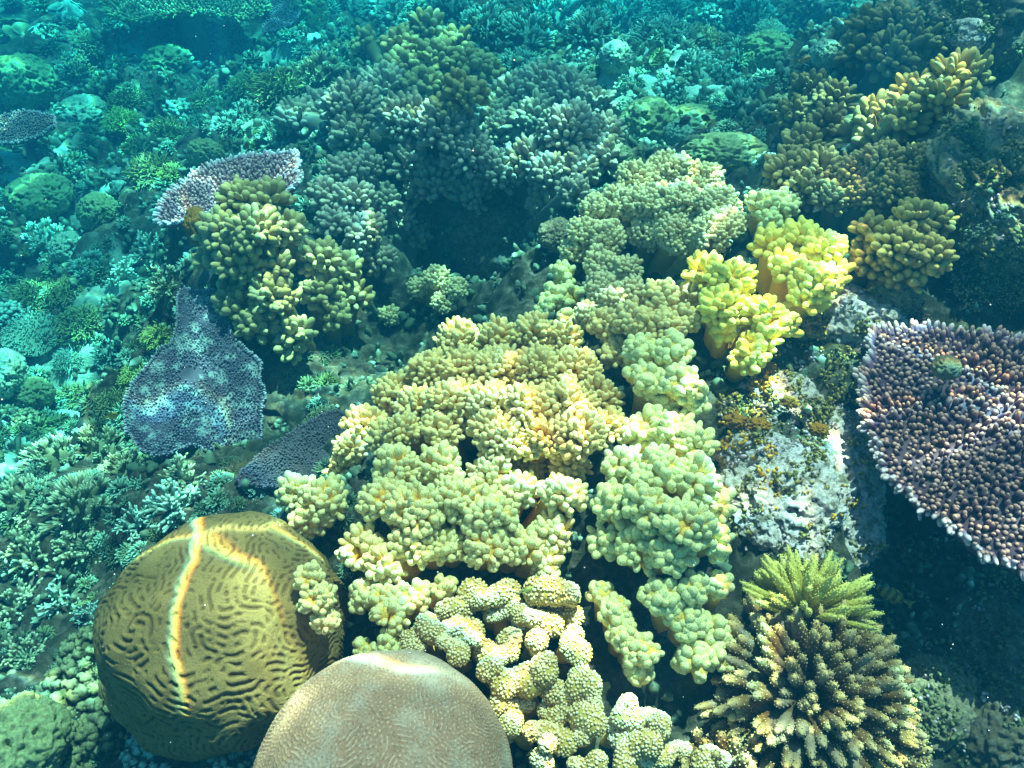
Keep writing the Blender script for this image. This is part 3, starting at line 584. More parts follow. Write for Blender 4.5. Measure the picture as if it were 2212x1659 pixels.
FC_TIP = 0
def fingers_colony(label, px, py, rpx, lift, mat, nf, fr, inner=.35, nw=34, wr=3.0, zmin=-.05, ax=(0, 0, 1), sc3=(1, 1, 1), prof=PROF_F, jit=.5, name='branching_coral', clump=False, cat='branching coral', lenvar=.35, base_mat=None):
    c = hit(px, py, lift); R = size(rpx, c); f = size(fr, c); w = size(wr, c); D = fib(nf, zmin, jit * 2)
    D = nrm(D) @ rotz_align(ax).T; S = np.array(sc3)
    root = empty(name, c - np.array([0, 0, R * .5]), label, cat); o = np.array(root.location)
    g = G(); blob(g, c, R * S * (inner - .04), 30, .2, 3); part('base', g.mesh('base', base_mat or mat, o), root)
    L1 = R * (1 - lenvar * rs.rand(nf)); P0 = c + D * S * R * inner; P1 = c + D * S * L1[:, None] + rs.randn(nf, 3) * R * .03
    Rr = f * (.8 + .45 * rs.rand(nf)); g = G(); tubes(g, P0, P1, Rr, prof, 8, 0, .8, wob=.12)
    if nw: warts(g, P0, P1, Rr * .95, nw, w, .5, 1.0)
    # side knobs
    k = rs.rand(nf) < .15; U, _ = frames(nrm(P1 - P0)); q0 = (P0 + (P1 - P0) * .6)[k]; q1 = q0 + nrm(U[k] * np.sign(rs.randn(k.sum(), 1)) + nrm(P1 - P0)[k] * .9) * (f * 2.6)
    tubes(g, q0, q1, Rr[k] * .8, prof, 7, .3, .9, wob=.12)
    if nw: warts(g, q0, q1, Rr[k] * .75, nw // 2, w, .6, 1.0)
    part('branch_crown', g.mesh('branch_crown', mat, o), root); return root
fingers_colony('brown branching coral with orange lit stubby tips at the bottom right', 1740, 1500, 250, .06, M['brownac'], 290, 12, inner=.46, nw=50, wr=2.1, ax=(.15, -.3, 1), sc3=(1, 1, .8), lenvar=.22)
fingers_colony('brown branching coral bush cut by the bottom edge of the frame', 1560, 1680, 120, .04, M['brownac'], 60, 12, inner=.4, nw=34, wr=3.2)
fingers_colony('brown branching coral fringe in the bottom right corner of the patch', 1880, 1640, 150, .04, M['brownac'], 70, 12, inner=.4, nw=34, wr=3.2, ax=(.3, -.1, 1))
fingers_colony('lime green branching coral tuft in front of the pale rock', 1735, 1335, 175, .10, M['lime'], 125, 8.5, inner=.3, nw=60, wr=1.7, ax=(.15, .75, .6), prof=[(0, .9), (.4, 1), (.7, .85), (.9, .55), (1, 0)], lenvar=.3, zmin=.15)

def warty(label, lobes, lift, fr=26, name='warty_coral'):
    """lobes: bent fat branches given as pixel segments"""
    pts = [hit((a + c_) / 2, (b + d) / 2, lift) for a, b, c_, d, r in lobes]; cen = np.mean(pts, 0)
    base = np.array([cen[0], cen[1], float(ground(cen[0], cen[1]))]); root = empty(name, base, label, 'stubby coral'); gb = G()
    for (a, b, c_, d, r) in lobes:
        lf = lift * (.75 + .5 * rs.rand()); A = hit(a, b, lf); B = hit(c_, d, lf); R = size(r, A); g = G()
        foot = (A + B) / 2 + np.array([0, .02, 0]); foot = foot * .75 + base * .25; foot[2] = ground(foot[0], foot[1]) - .03
        tubes(gb, [foot], [(A + B) / 2], R * .8, PROF_K, 10, 0, .2)
        ctr = (A + B) / 2; nseg = max(3, int(np.linalg.norm(B - A) / (R * .28)) + 2)
        k = np.linspace(0, 1, nseg)[:, None]; side = rs.randn(3) * R * .55
        S = A * (1 - k) + B * k + side * (np.sin(k * 3.14)) + np.array([0, 0, R * .2]) * np.sin(k * 3.14); RR = R * (.80 + .22 * np.sin(k[:, 0] * rs.uniform(2, 5) + rs.rand() * 6) + .06 * rs.randn(nseg)); S = S + fbm(S * 28 + rs.rand() * 9, 2)[:, None] * R * .3 * nrm(rs.randn(1, 3))
        for s_, r_ in zip(S, RR): blob(g, s_, (r_, r_, r_ * .95), 16, .12, 2, .3, 3.0)
        D = fib(int(90 * (r / 26.) ** 1.0 + 40), -.5, .3)
        for s_, r_ in zip(S, RR):
            p = s_ + D * r_ * .96; other = np.ones(len(p), bool)
            for s2, r2 in zip(S, RR):
                if s2 is not s_: other &= np.linalg.norm(p - s2, axis=1) > r2 * .95
            p = p[other]; dd = D[other]; kp = rs.rand(len(p)) < .8; p = p[kp]; dd = dd[kp]; w = size(3.3, A) * (.6 + .7 * rs.rand(len(p)))
            if not len(p): continue
            tubes(g, p, p + dd * (w * 1.3)[:, None], w, [(0, 1), (.5, .95), (.85, .6), (1, 0)], 6, .5, 1.0)
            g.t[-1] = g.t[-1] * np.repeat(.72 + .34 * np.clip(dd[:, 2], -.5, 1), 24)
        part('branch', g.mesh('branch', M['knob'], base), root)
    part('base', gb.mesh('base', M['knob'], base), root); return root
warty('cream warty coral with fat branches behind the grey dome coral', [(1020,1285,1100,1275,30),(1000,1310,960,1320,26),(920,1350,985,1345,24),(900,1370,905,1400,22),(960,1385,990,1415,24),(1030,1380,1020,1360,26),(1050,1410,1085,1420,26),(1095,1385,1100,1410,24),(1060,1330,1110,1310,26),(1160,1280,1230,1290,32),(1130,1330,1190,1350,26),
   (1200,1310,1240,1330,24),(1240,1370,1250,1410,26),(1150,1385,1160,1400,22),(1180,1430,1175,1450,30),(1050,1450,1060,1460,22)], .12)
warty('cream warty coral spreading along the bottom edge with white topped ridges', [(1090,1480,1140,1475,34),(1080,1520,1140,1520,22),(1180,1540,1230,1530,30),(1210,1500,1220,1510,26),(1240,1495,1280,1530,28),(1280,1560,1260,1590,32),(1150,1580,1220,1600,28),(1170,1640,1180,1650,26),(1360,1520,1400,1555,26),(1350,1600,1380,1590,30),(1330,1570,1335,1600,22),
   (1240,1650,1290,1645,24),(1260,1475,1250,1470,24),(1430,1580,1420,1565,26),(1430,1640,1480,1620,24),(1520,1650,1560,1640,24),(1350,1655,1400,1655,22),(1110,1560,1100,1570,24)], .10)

# ------------------------------------------------------------------ rocks
def rock_mesh(name, mat, n=90, amp=.35, freq=1.3, seed=0, sc3=(1, 1, .8), pits=.0):
    D, q, _ = dome_dirs(n, 2.3); o = seed * 13.7
    k = 1 + amp * fbm(D * freq + o, 5, .55) + .10 * (1 - 2 * np.abs(fbm(D * freq * 3 + o, 3)))
    k = k + .05 * fbm(D * 11 + o, 3, .65)
    if pits: k = k - pits * np.clip(fbm(D * 6 + o + 5, 2) - .15, 0, 1)
    return mesh(name, D * np.array(sc3) * k[:, None], q, None, mat, np.zeros(len(D)))
def rock(label, px, py, rpx, lift, mat, sc3=(1, 1, .8), seed=1, n=110, amp=.35, pits=.4, name='rock', cat='rock', freq=1.3, rz=0):
    c = hit(px, py, lift); R = size(rpx, c); return single(name, rock_mesh(name, mat, n, amp, freq, seed, sc3, pits), c, label, cat, rz, R)
rock('pale pink grey rock with rust coloured sponge left of the purple table coral', 1700, 1070, 120, .0, M['palerock'], (1, 1.2, .45), 3, 200, pits=.9)
rock('white rounded rock behind the lime green coral', 1640, 990, 70, .02, M['palerock'], (1.1, .8, .7), 5, 130)
rock('pale pitted rock slab above the rusty rock', 1800, 980, 110, -.02, M['palerock'], (.8, 1.6, .5), 8, 150)
rock('pale ledge rock between the rusty rock and the purple table coral', 1810, 1110, 95, -.05, M['palerock'], (.9, 1.3, .5), 31, 150)
rock('low white rock crust under the mint leather coral edge', 1590, 1060, 60, .0, M['palerock'], (1, 1, .6), 32, 120)
rock('speckled pale rock just under the tips of the yellow leather coral', 1700, 860, 75, -.01, M['palerock'], (1.1, .9, .5), 33, 130)
rock('lumpy grey rock beneath the lemon leather coral', 1840, 700, 95, .0, M['palerock'], (1.1, .9, .7), 9, 150)
rock('brownish rock at the upper edge of the purple table coral', 1930, 640, 60, .04, M['rock'], (1, .8, .8), 10, 110)
rock('small pale rock ring on top of the purple table coral', 2045, 795, 30, .25, M['rock'], (1, 1, .7), 11, 70)
rock('grey boulder face below the purple table coral', 1960, 1180, 110, -.1, M['rock'], (1, 1.3, .6), 12, 150)
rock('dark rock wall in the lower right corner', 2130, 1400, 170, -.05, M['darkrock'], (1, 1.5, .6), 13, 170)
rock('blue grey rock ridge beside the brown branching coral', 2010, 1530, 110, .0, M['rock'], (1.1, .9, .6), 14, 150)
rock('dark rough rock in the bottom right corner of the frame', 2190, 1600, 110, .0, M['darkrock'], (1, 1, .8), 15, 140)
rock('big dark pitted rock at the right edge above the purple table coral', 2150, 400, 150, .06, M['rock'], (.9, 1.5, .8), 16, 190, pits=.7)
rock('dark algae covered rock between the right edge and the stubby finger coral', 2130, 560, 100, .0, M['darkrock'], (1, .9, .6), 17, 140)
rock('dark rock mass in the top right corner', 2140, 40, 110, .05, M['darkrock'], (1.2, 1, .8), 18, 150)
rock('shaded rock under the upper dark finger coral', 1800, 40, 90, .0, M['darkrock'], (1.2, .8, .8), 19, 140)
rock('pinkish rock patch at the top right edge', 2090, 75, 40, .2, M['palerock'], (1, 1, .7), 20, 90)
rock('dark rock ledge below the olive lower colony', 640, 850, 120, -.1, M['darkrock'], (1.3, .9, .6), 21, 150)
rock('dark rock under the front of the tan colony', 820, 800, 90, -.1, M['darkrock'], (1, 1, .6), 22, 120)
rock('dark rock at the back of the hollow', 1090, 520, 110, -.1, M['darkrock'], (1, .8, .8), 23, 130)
rock('teal rock below the hollow between grey and sandy corals', 1205, 510, 40, .05, M['rock'], (1, 1, .8), 24, 90)
rock('yellow green crusty rock at the left edge of the olive leather coral head', 428, 490, 34, .18, M['rust'], (.7, 1, 1.2), 25, 90)
for k, (px, py, r, lab) in enumerate([(1640, 920, 20, 'rust orange sponge at the top of the white rounded rock'), (1590, 910, 20, 'rust orange sponge beside the mint leather coral heads'), (1650, 790, 18, 'yellow brown sponge under the tip of the yellow leather coral'),
        (1740, 1160, 15, 'small orange sponge at the tip of the lime green coral'), (1705, 870, 16, 'dark orange sponge in the rock cleft'), (1560, 1060, 14, 'orange sponge crust next to the white rock'), (1770, 930, 18, 'brown sponge on the pale pitted slab')]):
    rock(lab, px, py, r, .06, M['rust'], (1, .8, .6), 40 + k, 60, name='sponge', cat='sponge', amp=.9, freq=3)

# turf and crusts growing over the pale rocks
from mathutils.bvhtree import BVHTree
bv, bf = [], []
for o in list(C.objects):
    if o.type == 'MESH' and o.data.name.startswith('rock') and o.location.x > .2:
        me = o.data; co = np.empty(len(me.vertices) * 3, np.float32); me.vertices.foreach_get('co', co); co = co.reshape(-1, 3)
        Rz = o.rotation_euler.z; co = co * np.array(o.scale) + np.array(o.location); b0 = len(bv); bv.extend(map(tuple, co.tolist()))
        bf.extend([tuple(b0 + v for v in p.vertices) for p in me.polygons])
me = sb.data; co = np.empty(len(me.vertices) * 3, np.float32); me.vertices.foreach_get('co', co); co = co.reshape(n_sb, n_sb, 3)[n_sb // 2:n_sb // 2 + 260, 40:400]
a_, b_ = co.shape[:2]; b0 = len(bv); bv.extend(map(tuple, co.reshape(-1, 3).tolist()))
bf.extend([(b0 + i * b_ + j, b0 + (i + 1) * b_ + j, b0 + (i + 1) * b_ + j + 1, b0 + i * b_ + j + 1) for i in range(a_ - 1) for j in range(b_ - 1)])
tree = BVHTree.FromPolygons(bv, bf)
def scatter_crust(name, mat, label, zones, num, fr, nb, seedn):
    R_ = np.random.RandomState(seedn); P0, P1, RR = [], [], []
    for k in range(num):
        x0, y0, x1, y1 = zones[k % len(zones)]; cx, cy = R_.uniform(x0, x1), R_.uniform(y0, y1)
        if vnoise(np.array([cx / 55., cy / 55., seedn])) < -.1: continue
        h = tree.ray_cast(Vector(CAM), Vector(ray(cx, cy)).normalized())
        if h[0] is None: continue
        p = np.array(h[0]); nn = np.array(h[1]); nn = nn if nn @ ray(cx, cy) < 0 else -nn; f = size(fr, p) * R_.uniform(.5, 1.5)
        for q in range(nb):
            d = nrm(nn + R_.randn(3) * .8); b = p + R_.randn(3) * f * 1.2 - nn * f * .8; P0.append(b); P1.append(b + d * f * R_.uniform(1.2, 3)); RR.append(f * R_.uniform(.35, .9))
    g = G(); tubes(g, P0, P1, np.array(RR), PROF_K, 6, 0, 1, wob=.5)
    o = bpy.data.objects.new(name, g.mesh(name, mat)); C.objects.link(o); o['kind'] = 'stuff'; o['label'] = label
ZR = [(1560, 760, 1900, 1200), (1560, 860, 1800, 1000), (1700, 620, 1900, 900)]
scatter_crust('turf_algae', coral_mat('turf', (.16, .11, .03), (.40, .30, .10), var=.5), 'brown turf algae on the pale rocks', ZR, 900, 4.2, 6, 5)
scatter_crust('pink_crust', coral_mat('pink_crust', (.42, .28, .30), (.66, .50, .50), var=.3), 'pale pink crust on the rocks', ZR + [(1880, 1150, 2212, 1640), (2040, 180, 2212, 620)], 420, 4, 5, 6)
scatter_crust('orange_crust', coral_mat('orange_crust', (.40, .16, .01), (.75, .42, .04), var=.5), 'orange sponge crust in spots on the pale rocks', [(1560, 860, 1720, 960), (1620, 740, 1680, 860), (1640, 960, 1860, 1180)], 150, 4.5, 8, 11)
scatter_crust('green_turf', coral_mat('green_turf', (.10, .10, .04), (.28, .26, .12), var=.5), 'dark green turf on the shaded rocks', [(1880, 1150, 2212, 1659), (2030, 180, 2212, 620), (1640, 0, 2212, 160), (560, 760, 900, 900)], 1600, 5, 6, 7)

# ------------------------------------------------------------------ boulder corals
def boulder(label, px, py, rpx, lift, mat='boulder', sc3=(1, 1, .85), seed=1, amp=.14, n=90, name='boulder_coral', freq=1.5):
    return rock(label, px, py, rpx, lift, M[mat], sc3, seed, n + 30, amp, .5, name, 'boulder coral', freq)
for a in [('lumpy yellow boulder coral behind the sandy cauliflower coral', 1400, 275, 62, .05, 'boulder', (1, 1, .9), 1), ('small yellow knob coral beside the grey colony', 1335, 345, 32, .05, 'boulder', (1, 1, .9), 2),
          ('small round yellow coral at the right end of the grey colony', 1345, 235, 26, .08, 'paleboulder', (1, 1, .9), 3), ('long rounded boulder coral with a pale edge line behind the cauliflower coral', 1565, 335, 70, .05, 'boulder', (1.3, .7, .6), 4),
          ('flat tan boulder coral behind the long rounded one', 1500, 270, 60, .03, 'boulder', (1.2, .8, .6), 5), ('small pale boulder coral between the yellow and the long rounded boulder', 1465, 290, 30, .05, 'paleboulder', (1, 1, .8), 6),
          ('large rounded boulder coral at the left edge', 55, 185, 66, .1, 'boulder', (1, .9, .9), 7), ('smooth teal boulder right of the large left edge boulder', 180, 250, 52, .03, 'paleboulder', (1, 1, .7), 8),
          ('dimpled round boulder coral on the left slope', 213, 458, 42, .05, 'boulder', (1, 1, .9), 9), ('arched olive boulder coral behind the purple table coral', 445, 335, 38, .06, 'boulder', (1, .8, .9), 10),
          ('olive boulder with a white lip at the top edge', 667, 22, 38, .1, 'boulder', (1, 1, 1), 11), ('smooth teal boulder at the top left of the brown crest', 795, 25, 44, .05, 'paleboulder', (1, 1, .8), 12),
          ('smooth pale lump among the soft corals at the top', 1330, 125, 36, .05, 'paleboulder', (1, 1, .9), 13), ('pale ribbed boulder cut by the left edge', 8, 810, 52, .1, 'paleboulder', (.8, 1, 1), 14),
          ('dark round boulder in the sandy gap', 72, 852, 42, .05, 'boulder', (1, .9, .8), 15), ('low teal boulder on the left slope under the pale branching coral', 150, 535, 40, .05, 'paleboulder', (1, 1, .7), 16),
          ('broad mottled boulder on the far left slope', 85, 425, 66, .03, 'boulder', (1, .9, .6), 17), ('pale blurred boulder coral in the bottom left corner', 35, 1610, 100, .12, 'boulder', (1, 1, .9), 18),
          ('bluish round coral head at the top right by the dark rock', 1785, 118, 32, .08, 'paleboulder', (1, 1, .9), 19), ('dark arched boulder on the deep slope near the dark fish', 1655, 118, 56, .03, 'boulder', (1.1, .8, .8), 20),
          ('mottled rock boulder in the top left hollow', 362, 138, 52, .03, 'boulder', (1, .9, .7), 21), ('small round teal coral below the bushy teal coral', 1710, 293, 14, .05, 'paleboulder', (1, 1, .9), 22)]:
    boulder(*a)

# ------------------------------------------------------------------ bushes of the deeper reef: one mesh per kind and material, shared by copies
def bush_mesh(kind, mat, seed):
    g = G()
    if kind == 'fine':       # dense bush of thin branchlets
        nf = 150; D = fib(nf, .0, .9); P0 = D * .25; k = (.78 + .3 * rs.rand(nf))[:, None] * (1 + .2 * fbm(D * 2 + seed, 2))[:, None]; P1 = D * k * [1, 1, .85]
        blob(g, (0, 0, 0), .55, 18, .3, 3); tubes(g, P0, P1, .032, PROF_P, 5, 0, .9)
        for q in range(3):
            U, Wv = frames(D); a = rs.rand(nf)[:, None] * 6.28; s = (.55 + .12 * q + .1 * rs.rand(nf))[:, None]; b = P0 + (P1 - P0) * s
            tubes(g, b, b + nrm(D + (U * np.cos(a) + Wv * np.sin(a)) * .9) * (.17 + .12 * rs.rand(nf))[:, None], .026, PROF_P, 5, .3, 1.0)
    elif kind == 'finger':   # blunt fingers in fans, soft coral look
        q0 = 34; D0 = fib(q0, -.05, .8); kk = .72 + .3 * rs.rand(q0, 1); nf = q0 * 9; Dr = nrm(np.repeat(D0, 9, 0) + rs.randn(nf, 3) * .30 + [0, 0, .15]); P0 = np.repeat(D0 * kk * .72, 9, 0); D = P0 + Dr * (.22 + .14 * rs.rand(nf))[:, None]; k = 1.0
        blob(g, (0, 0, 0), .48, 16, .3, 3); tubes(g, np.zeros((q0, 3)), D0 * kk * .78, .09, PROF_K, 7, 0, .2); tubes(g, P0, D * k * [1, 1, .9], .038, PROF_F, 6, .1, 1.0, bend=np.array([[0, 0, .08]]))
    elif kind == 'stag':     # open antler branching
        A = [(np.zeros(3), d, .5, .06) for d in fib(12, .15, .9)]; S0 = []; S1 = []; RR = []
        for lv in range(3):
            B = []
            for p, d, l, r in A:
                e = p + d * l * (.8 + .4 * rs.rand()); S0.append(p); S1.append(e); RR.append(r)
                for _ in range(3 if lv < 2 else 0): B.append((p + (e - p) * (.55 + .45 * rs.rand()), nrm(d + rs.randn(3) * .55 + np.array([0, 0, .15])), l * .62, r * .84))
            A = B
        tubes(g, S0, S1, np.array(RR), PROF_P if seed % 2 else PROF_F, 6, .2, 1.0, wob=.2)
    elif kind == 'knobby':   # cluster of round knobs
        D0 = fib(80, -.1, .9); blob(g, (0, 0, 0), .6, 18, .3, 3)
        for d in D0:
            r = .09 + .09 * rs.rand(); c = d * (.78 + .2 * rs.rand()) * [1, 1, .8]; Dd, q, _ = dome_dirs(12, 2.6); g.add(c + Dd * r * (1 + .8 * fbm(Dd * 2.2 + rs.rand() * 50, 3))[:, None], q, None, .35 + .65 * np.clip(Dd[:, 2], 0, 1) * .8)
    elif kind == 'plates':   # tilted thin leafy plates
        for q_ in range(7):
            a = rs.rand() * 6.28; c = np.array([math.cos(a), math.sin(a), .2 + .5 * rs.rand()]) * .45; nrmv = nrm(np.array([math.cos(a) * .7, math.sin(a) * .7, .9]))
            U, Wv = frames(nrmv[None]); m = 26; an = np.linspace(0, 6.283, m, endpoint=False); rr = .42 * (1 + .2 * np.sin(an * 3 + rs.rand() * 6) + .08 * rs.randn(m))
            top = c + (U * np.cos(an)[:, None] + Wv * np.sin(an)[:, None]) * rr[:, None] + nrmv * .07
            V = np.vstack([c + 0 * top, top, top - nrmv * .03, c - nrmv * .05 + 0 * top]); i, j = np.meshgrid(np.arange(3), np.arange(m), indexing='ij'); j2 = (j + 1) % m
            g.add(V, np.stack([i * m + j, i * m + j2, (i + 1) * m + j2, (i + 1) * m + j], -1).reshape(-1, 4), None, np.r_[np.zeros(m), np.ones(m), np.ones(m) * .6, np.zeros(m)])
        blob(g, (0, 0, -.1), .45, 14, .3, 3)
    elif kind == 'tabular':  # small flat table with nubs
        Dd, q, _ = dome_dirs(24, 2.8); k = 1 + .2 * fbm(Dd * 1.7 + seed, 2); g.add(Dd * k[:, None] * [.95, .95, .10] + [0, 0, .35], q); tubes(g, [(0, 0, -.4)], [(0, 0, .4)], .25, PROF_K, 9)
        m = 420; r = np.sqrt(rs.rand(m)) * .93; a = rs.rand(m) * 6.28; p = np.stack([r * np.cos(a), r * np.sin(a), .42 - .04 * r], 1)
        tubes(g, p, p + nrm(np.stack([np.cos(a) * r ** 2 * .9, np.sin(a) * r ** 2 * .9, np.ones(m)], 1) + rs.randn(m, 3) * .2) * (.12 + .05 * rs.rand(m))[:, None], .022, PROF_F, 5, 0, 1)
    return g.mesh(kind + '_coral', M[mat])
_bc = {}
NAMES = {'fine': 'bush_coral', 'finger': 'soft_coral', 'stag': 'staghorn_coral', 'knobby': 'knobby_coral', 'plates': 'leafy_coral', 'tabular': 'plate_coral'}
CATS = {'fine': 'bushy coral', 'finger': 'soft coral', 'stag': 'staghorn coral', 'knobby': 'knobby coral', 'plates': 'leafy coral', 'tabular': 'plate coral'}
def bush(kind, mat, px, py, rpx, label, lift=.0, group=None, sc3=(1, 1, 1), tilt=None):
    v = rs.randint(2); key = (kind, mat, v)
    if key not in _bc: _bc[key] = bush_mesh(kind, mat, v + 1)
    c = hit(px, py + rpx * .25, lift); R = size(rpx, c)
    t = tilt or (rs.randn() * .15 + .1, rs.randn() * .15)
    return single(NAMES[kind], _bc[key], c, label, CATS[kind], rs.rand() * 6.28, (R * sc3[0], R * sc3[1], R * sc3[2]), group, t)
BG = [
 ('stag','tanbush',170,150,52,'tan branching coral with upright tips right of the large left edge boulder'),
 ('plates','tanbush',30,60,50,'leafy tan plates in the top left corner'),
 ('plates','greybush',100,70,52,'grey green leafy plates near the top left corner'),
 ('plates','greybush',150,20,50,'leafy teal plates cut by the top edge at the left'),
 ('fine','tanbush',195,95,40,'bristly tan coral between the leafy plates and the long shelf'),
 ('fine','limebush',293,20,32,'bright yellow green tuft at the top left on the shelf'),
 ('stag','greybush',240,60,36,'thin teal branches left of the long green shelf'),
 ('fine','greenbush',277,215,46,'dark green bushy coral above the bright lime bush'),
 ('fine','limebush',268,262,44,'bright lime bushy coral lit by the sun on the left slope'),
 ('fine','greenbush',365,290,56,'wide green bushy coral right of the lime bush'),
 ('fine','greenbush',310,315,44,'green bushy coral just below the lime bush'),
 ('fine','greenbush',335,370,62,'dense rounded green coral above the purple table coral'),
 ('fine','limebush',375,372,34,'yellow green fringe on the dense rounded green coral'),
 ('fine','greenbush',450,215,42,'green bushy coral under the dark hollow at the top left'),
 ('fine','greenbush',533,185,44,'upright green coral at the right end of the dark hollow'),
 ('knobby','palebush',383,240,40,'pale lumpy coral among the green bushes'),
 ('finger','greybush',500,270,46,'greenish finger coral behind the arched olive boulder'),
 ('fine','greenbush',610,190,72,'large olive green bristly coral left of the grey leather colony'),
 ('finger','tanbush',690,150,55,'tan finger coral on the slope left of the brown crest'),
 ('finger','palebush',600,290,46,'white tipped finger coral left of the grey colony'),
 ('finger','greybush',530,240,36,'small grey finger coral above the white tipped one'),
 ('finger','tanbush',735,115,40,'olive finger coral at the left foot of the brown crest'),
 ('plates','greybush',270,395,34,'small tan plates beside the dense rounded green coral'),
 ('finger','palebush',100,515,58,'pale sunlit bushy coral on the far left slope'),
 ('stag','palebush',330,535,62,'pale antler coral below the purple table coral'),
 ('fine','tanbush',400,455,38,'dark bushy coral under the left rim of the purple table coral'),
 ('stag','palebush',270,590,58,'pale antler coral in the middle of the left slope'),
 ('stag','stag',370,610,64,'tangled antler coral left of the olive lower colony'),
 ('finger','greybush',205,575,55,'bluish green finger coral on the left slope'),
 ('fine','greenbush',83,640,58,'dark green bush at the left edge above the sandy gap'),
 ('fine','greenbush',145,628,42,'green bush left of the pale antler coral'),
 ('fine','greenbush',180,695,56,'green coral bush with a white lit left tip'),
 ('fine','limebush',350,722,46,'yellow green bush at the upper left of the slate table coral'),
 ('fine','greenbush',185,850,56,'upright deep green coral beside the sandy gap'),
 ('fine','limebush',300,812,44,'bright green bush touching the left rim of the slate table coral'),
 ('fine','greenbush',250,865,44,'green bush between the upright green coral and the slate table coral'),
 ('tabular','palebush',75,720,60,'pale plate coral standing in the left sandy gap'),
 ('knobby','palebush',30,680,44,'pale knobby coral at the left edge'),
 ('fine','palebush',150,775,36,'pale fringed coral above the upright deep green coral'),
 ('knobby','tanbush',60,905,34,'brown lumpy coral in the sandy gap'),
 ('finger','greybush',240,760,46,'grey green coral behind the bright green bush'),
 ('finger','stag',120,985,74,'tan finger coral thicket left of the slate table coral, upper part'),
 ('finger','stag',215,965,72,'tan finger coral with white dots just below the sandy gap'),
 ('finger','stag',60,1080,86,'tan finger coral thicket at the left edge'),
 ('finger','stag',180,1080,90,'wide tan finger coral in the middle of the lower left thicket'),
 ('finger','stag',270,1010,60,'tan finger coral next to the lower left rim of the slate table coral'),
 ('stag','stag',395,1020,70,'dark antler coral below the slate table coral'),
 ('stag','palebush',375,1085,84,'cream antler coral behind the large brain coral'),
 ('stag','palebush',300,1120,60,'cream antler coral at the upper left of the large brain coral'),
 ('stag','stag',70,1190,90,'loose antler coral at the left edge below the finger thicket'),
 ('stag','stag',180,1180,84,'loose antler coral left of the large brain coral'),
 ('stag','stag',40,1300,80,'spindly antler coral on the dark lower left slope'),
 ('stag','palebush',140,1290,74,'pale antler coral on the dark lower left slope'),
 ('stag','stag',60,1410,76,'antler coral above the bottom left corner'),
 ('stag','greybush',200,1320,50,'small antler coral touching the large brain coral'),
 ('knobby','knobgreen',190,1400,62,'knobby pale green coral left of the large brain coral'),
 ('knobby','knobgreen',150,1490,74,'knobby pale green coral in the lower left corner, upper clump'),
 ('knobby','knobgreen',240,1560,80,'knobby pale green coral under the dark brain coral lobe'),
 ('knobby','knobgreen',130,1610,78,'knobby pale green coral cut by the bottom edge'),
 ('knobby','greybush',330,1620,64,'shaded knobby coral below the large brain coral'),
 ('stag','greybush',390,1590,40,'bluish small antler coral under the large brain coral'),
 ('knobby','greybush',500,1650,60,'dark knobby coral between the brain coral and the grey dome'),
 ('finger','greybush',853,30,44,'teal soft coral left of the brown crest at the top edge'),
 ('finger','greybush',970,15,56,'teal soft coral behind the brown crest'),
 ('finger','greybush',1045,50,62,'teal soft coral right of the brown crest'),
 ('finger','greybush',1130,75,76,'large teal soft coral in the middle of the top edge'),
 ('finger','greybush',1200,45,72,'teal soft coral behind the large one at the top'),
 ('finger','tanbush',1165,20,50,'yellowish soft coral tips at the middle of the top edge'),
 ('finger','greybush',1270,60,60,'teal soft coral left of the smooth pale lump'),
 ('finger','tanbush',1290,25,50,'olive soft coral at the top edge'),
 ('finger','greybush',1120,140,50,'shaded soft coral above the grey leather colony'),
 ('finger','greybush',1350,30,56,'deep teal soft coral at the top edge right of the olive one'),
 ('fine','greybush',1420,80,74,'wide feathery teal coral at the upper right centre'),
 ('fine','greybush',1440,20,60,'dark feathery coral at the top edge'),
 ('knobby','palebush',1260,130,40,'crumbly pale coral below the teal soft corals'),
 ('stag','palebush',1350,185,40,'pale broken branches near the grey colony'),
 ('knobby','palebush',1540,30,30,'pinkish lumpy coral near the top edge'),
 ('fine','tanbush',1515,85,46,'round tan bushy coral at the upper right centre'),
 ('stag','palebush',1500,140,62,'thin spiky pale staghorn coral at the upper right centre'),
 ('finger','greybush',1624,35,58,'soft teal coral right of the pinkish lumpy coral'),
 ('fine','palebush',1662,68,36,'pale sunlit tuft above the dark arched boulder'),
 ('finger','tanbush',1700,25,40,'bright tan soft coral at the edge of the top right rocks'),
 ('finger','greybush',1605,218,72,'round bushy teal coral behind the long rounded boulder'),
 ('fine','palebush',1575,255,40,'small pale mint tuft on the left of the bushy teal coral'),
 ('knobby','tanbush',1690,235,46,'yellow dotted knobby coral right of the bushy teal coral'),
 ('stag','palebush',1760,182,42,'white rubble branches left of the dark finger coral'),
 ('stag','greybush',1700,175,40,'grey branches below the dark arched boulder'),
 ('stag','palebush',1640,295,30,'small pale branches beside the long rounded boulder'),
 ('knobby','greybush',1450,190,40,'low grey coral on the pale rubble behind the boulder corals'),
 ('finger','greybush',1560,165,44,'grey soft coral beside the thin spiky staghorn coral'),
 ('knobby','palebush',1655,345,26,'white crumbly coral at the right tip of the long rounded boulder'),
 ('fine','tanbush',700,905,44,'brownish fringe on the shaded table coral'),
 ('fine','purple',1960,690,52,'mauve bushy coral at the upper rim of the purple table coral'),
 ('stag','brownac',2080,640,60,'yellowish brown branching coral above the purple table coral'),
 ('fine','brownac',2160,620,56,'dark brown bushy coral at the right edge above the purple table coral'),
 ('finger','greybush',560,1050,36,'small pale fringe coral near the shaded table coral'),
]
for k, m_, px, py, r, lab in BG: bush(k, m_, px, py, r, lab)
bush('fine','algae',458,727,28,'small green algae tuft on the slate table coral', .28)

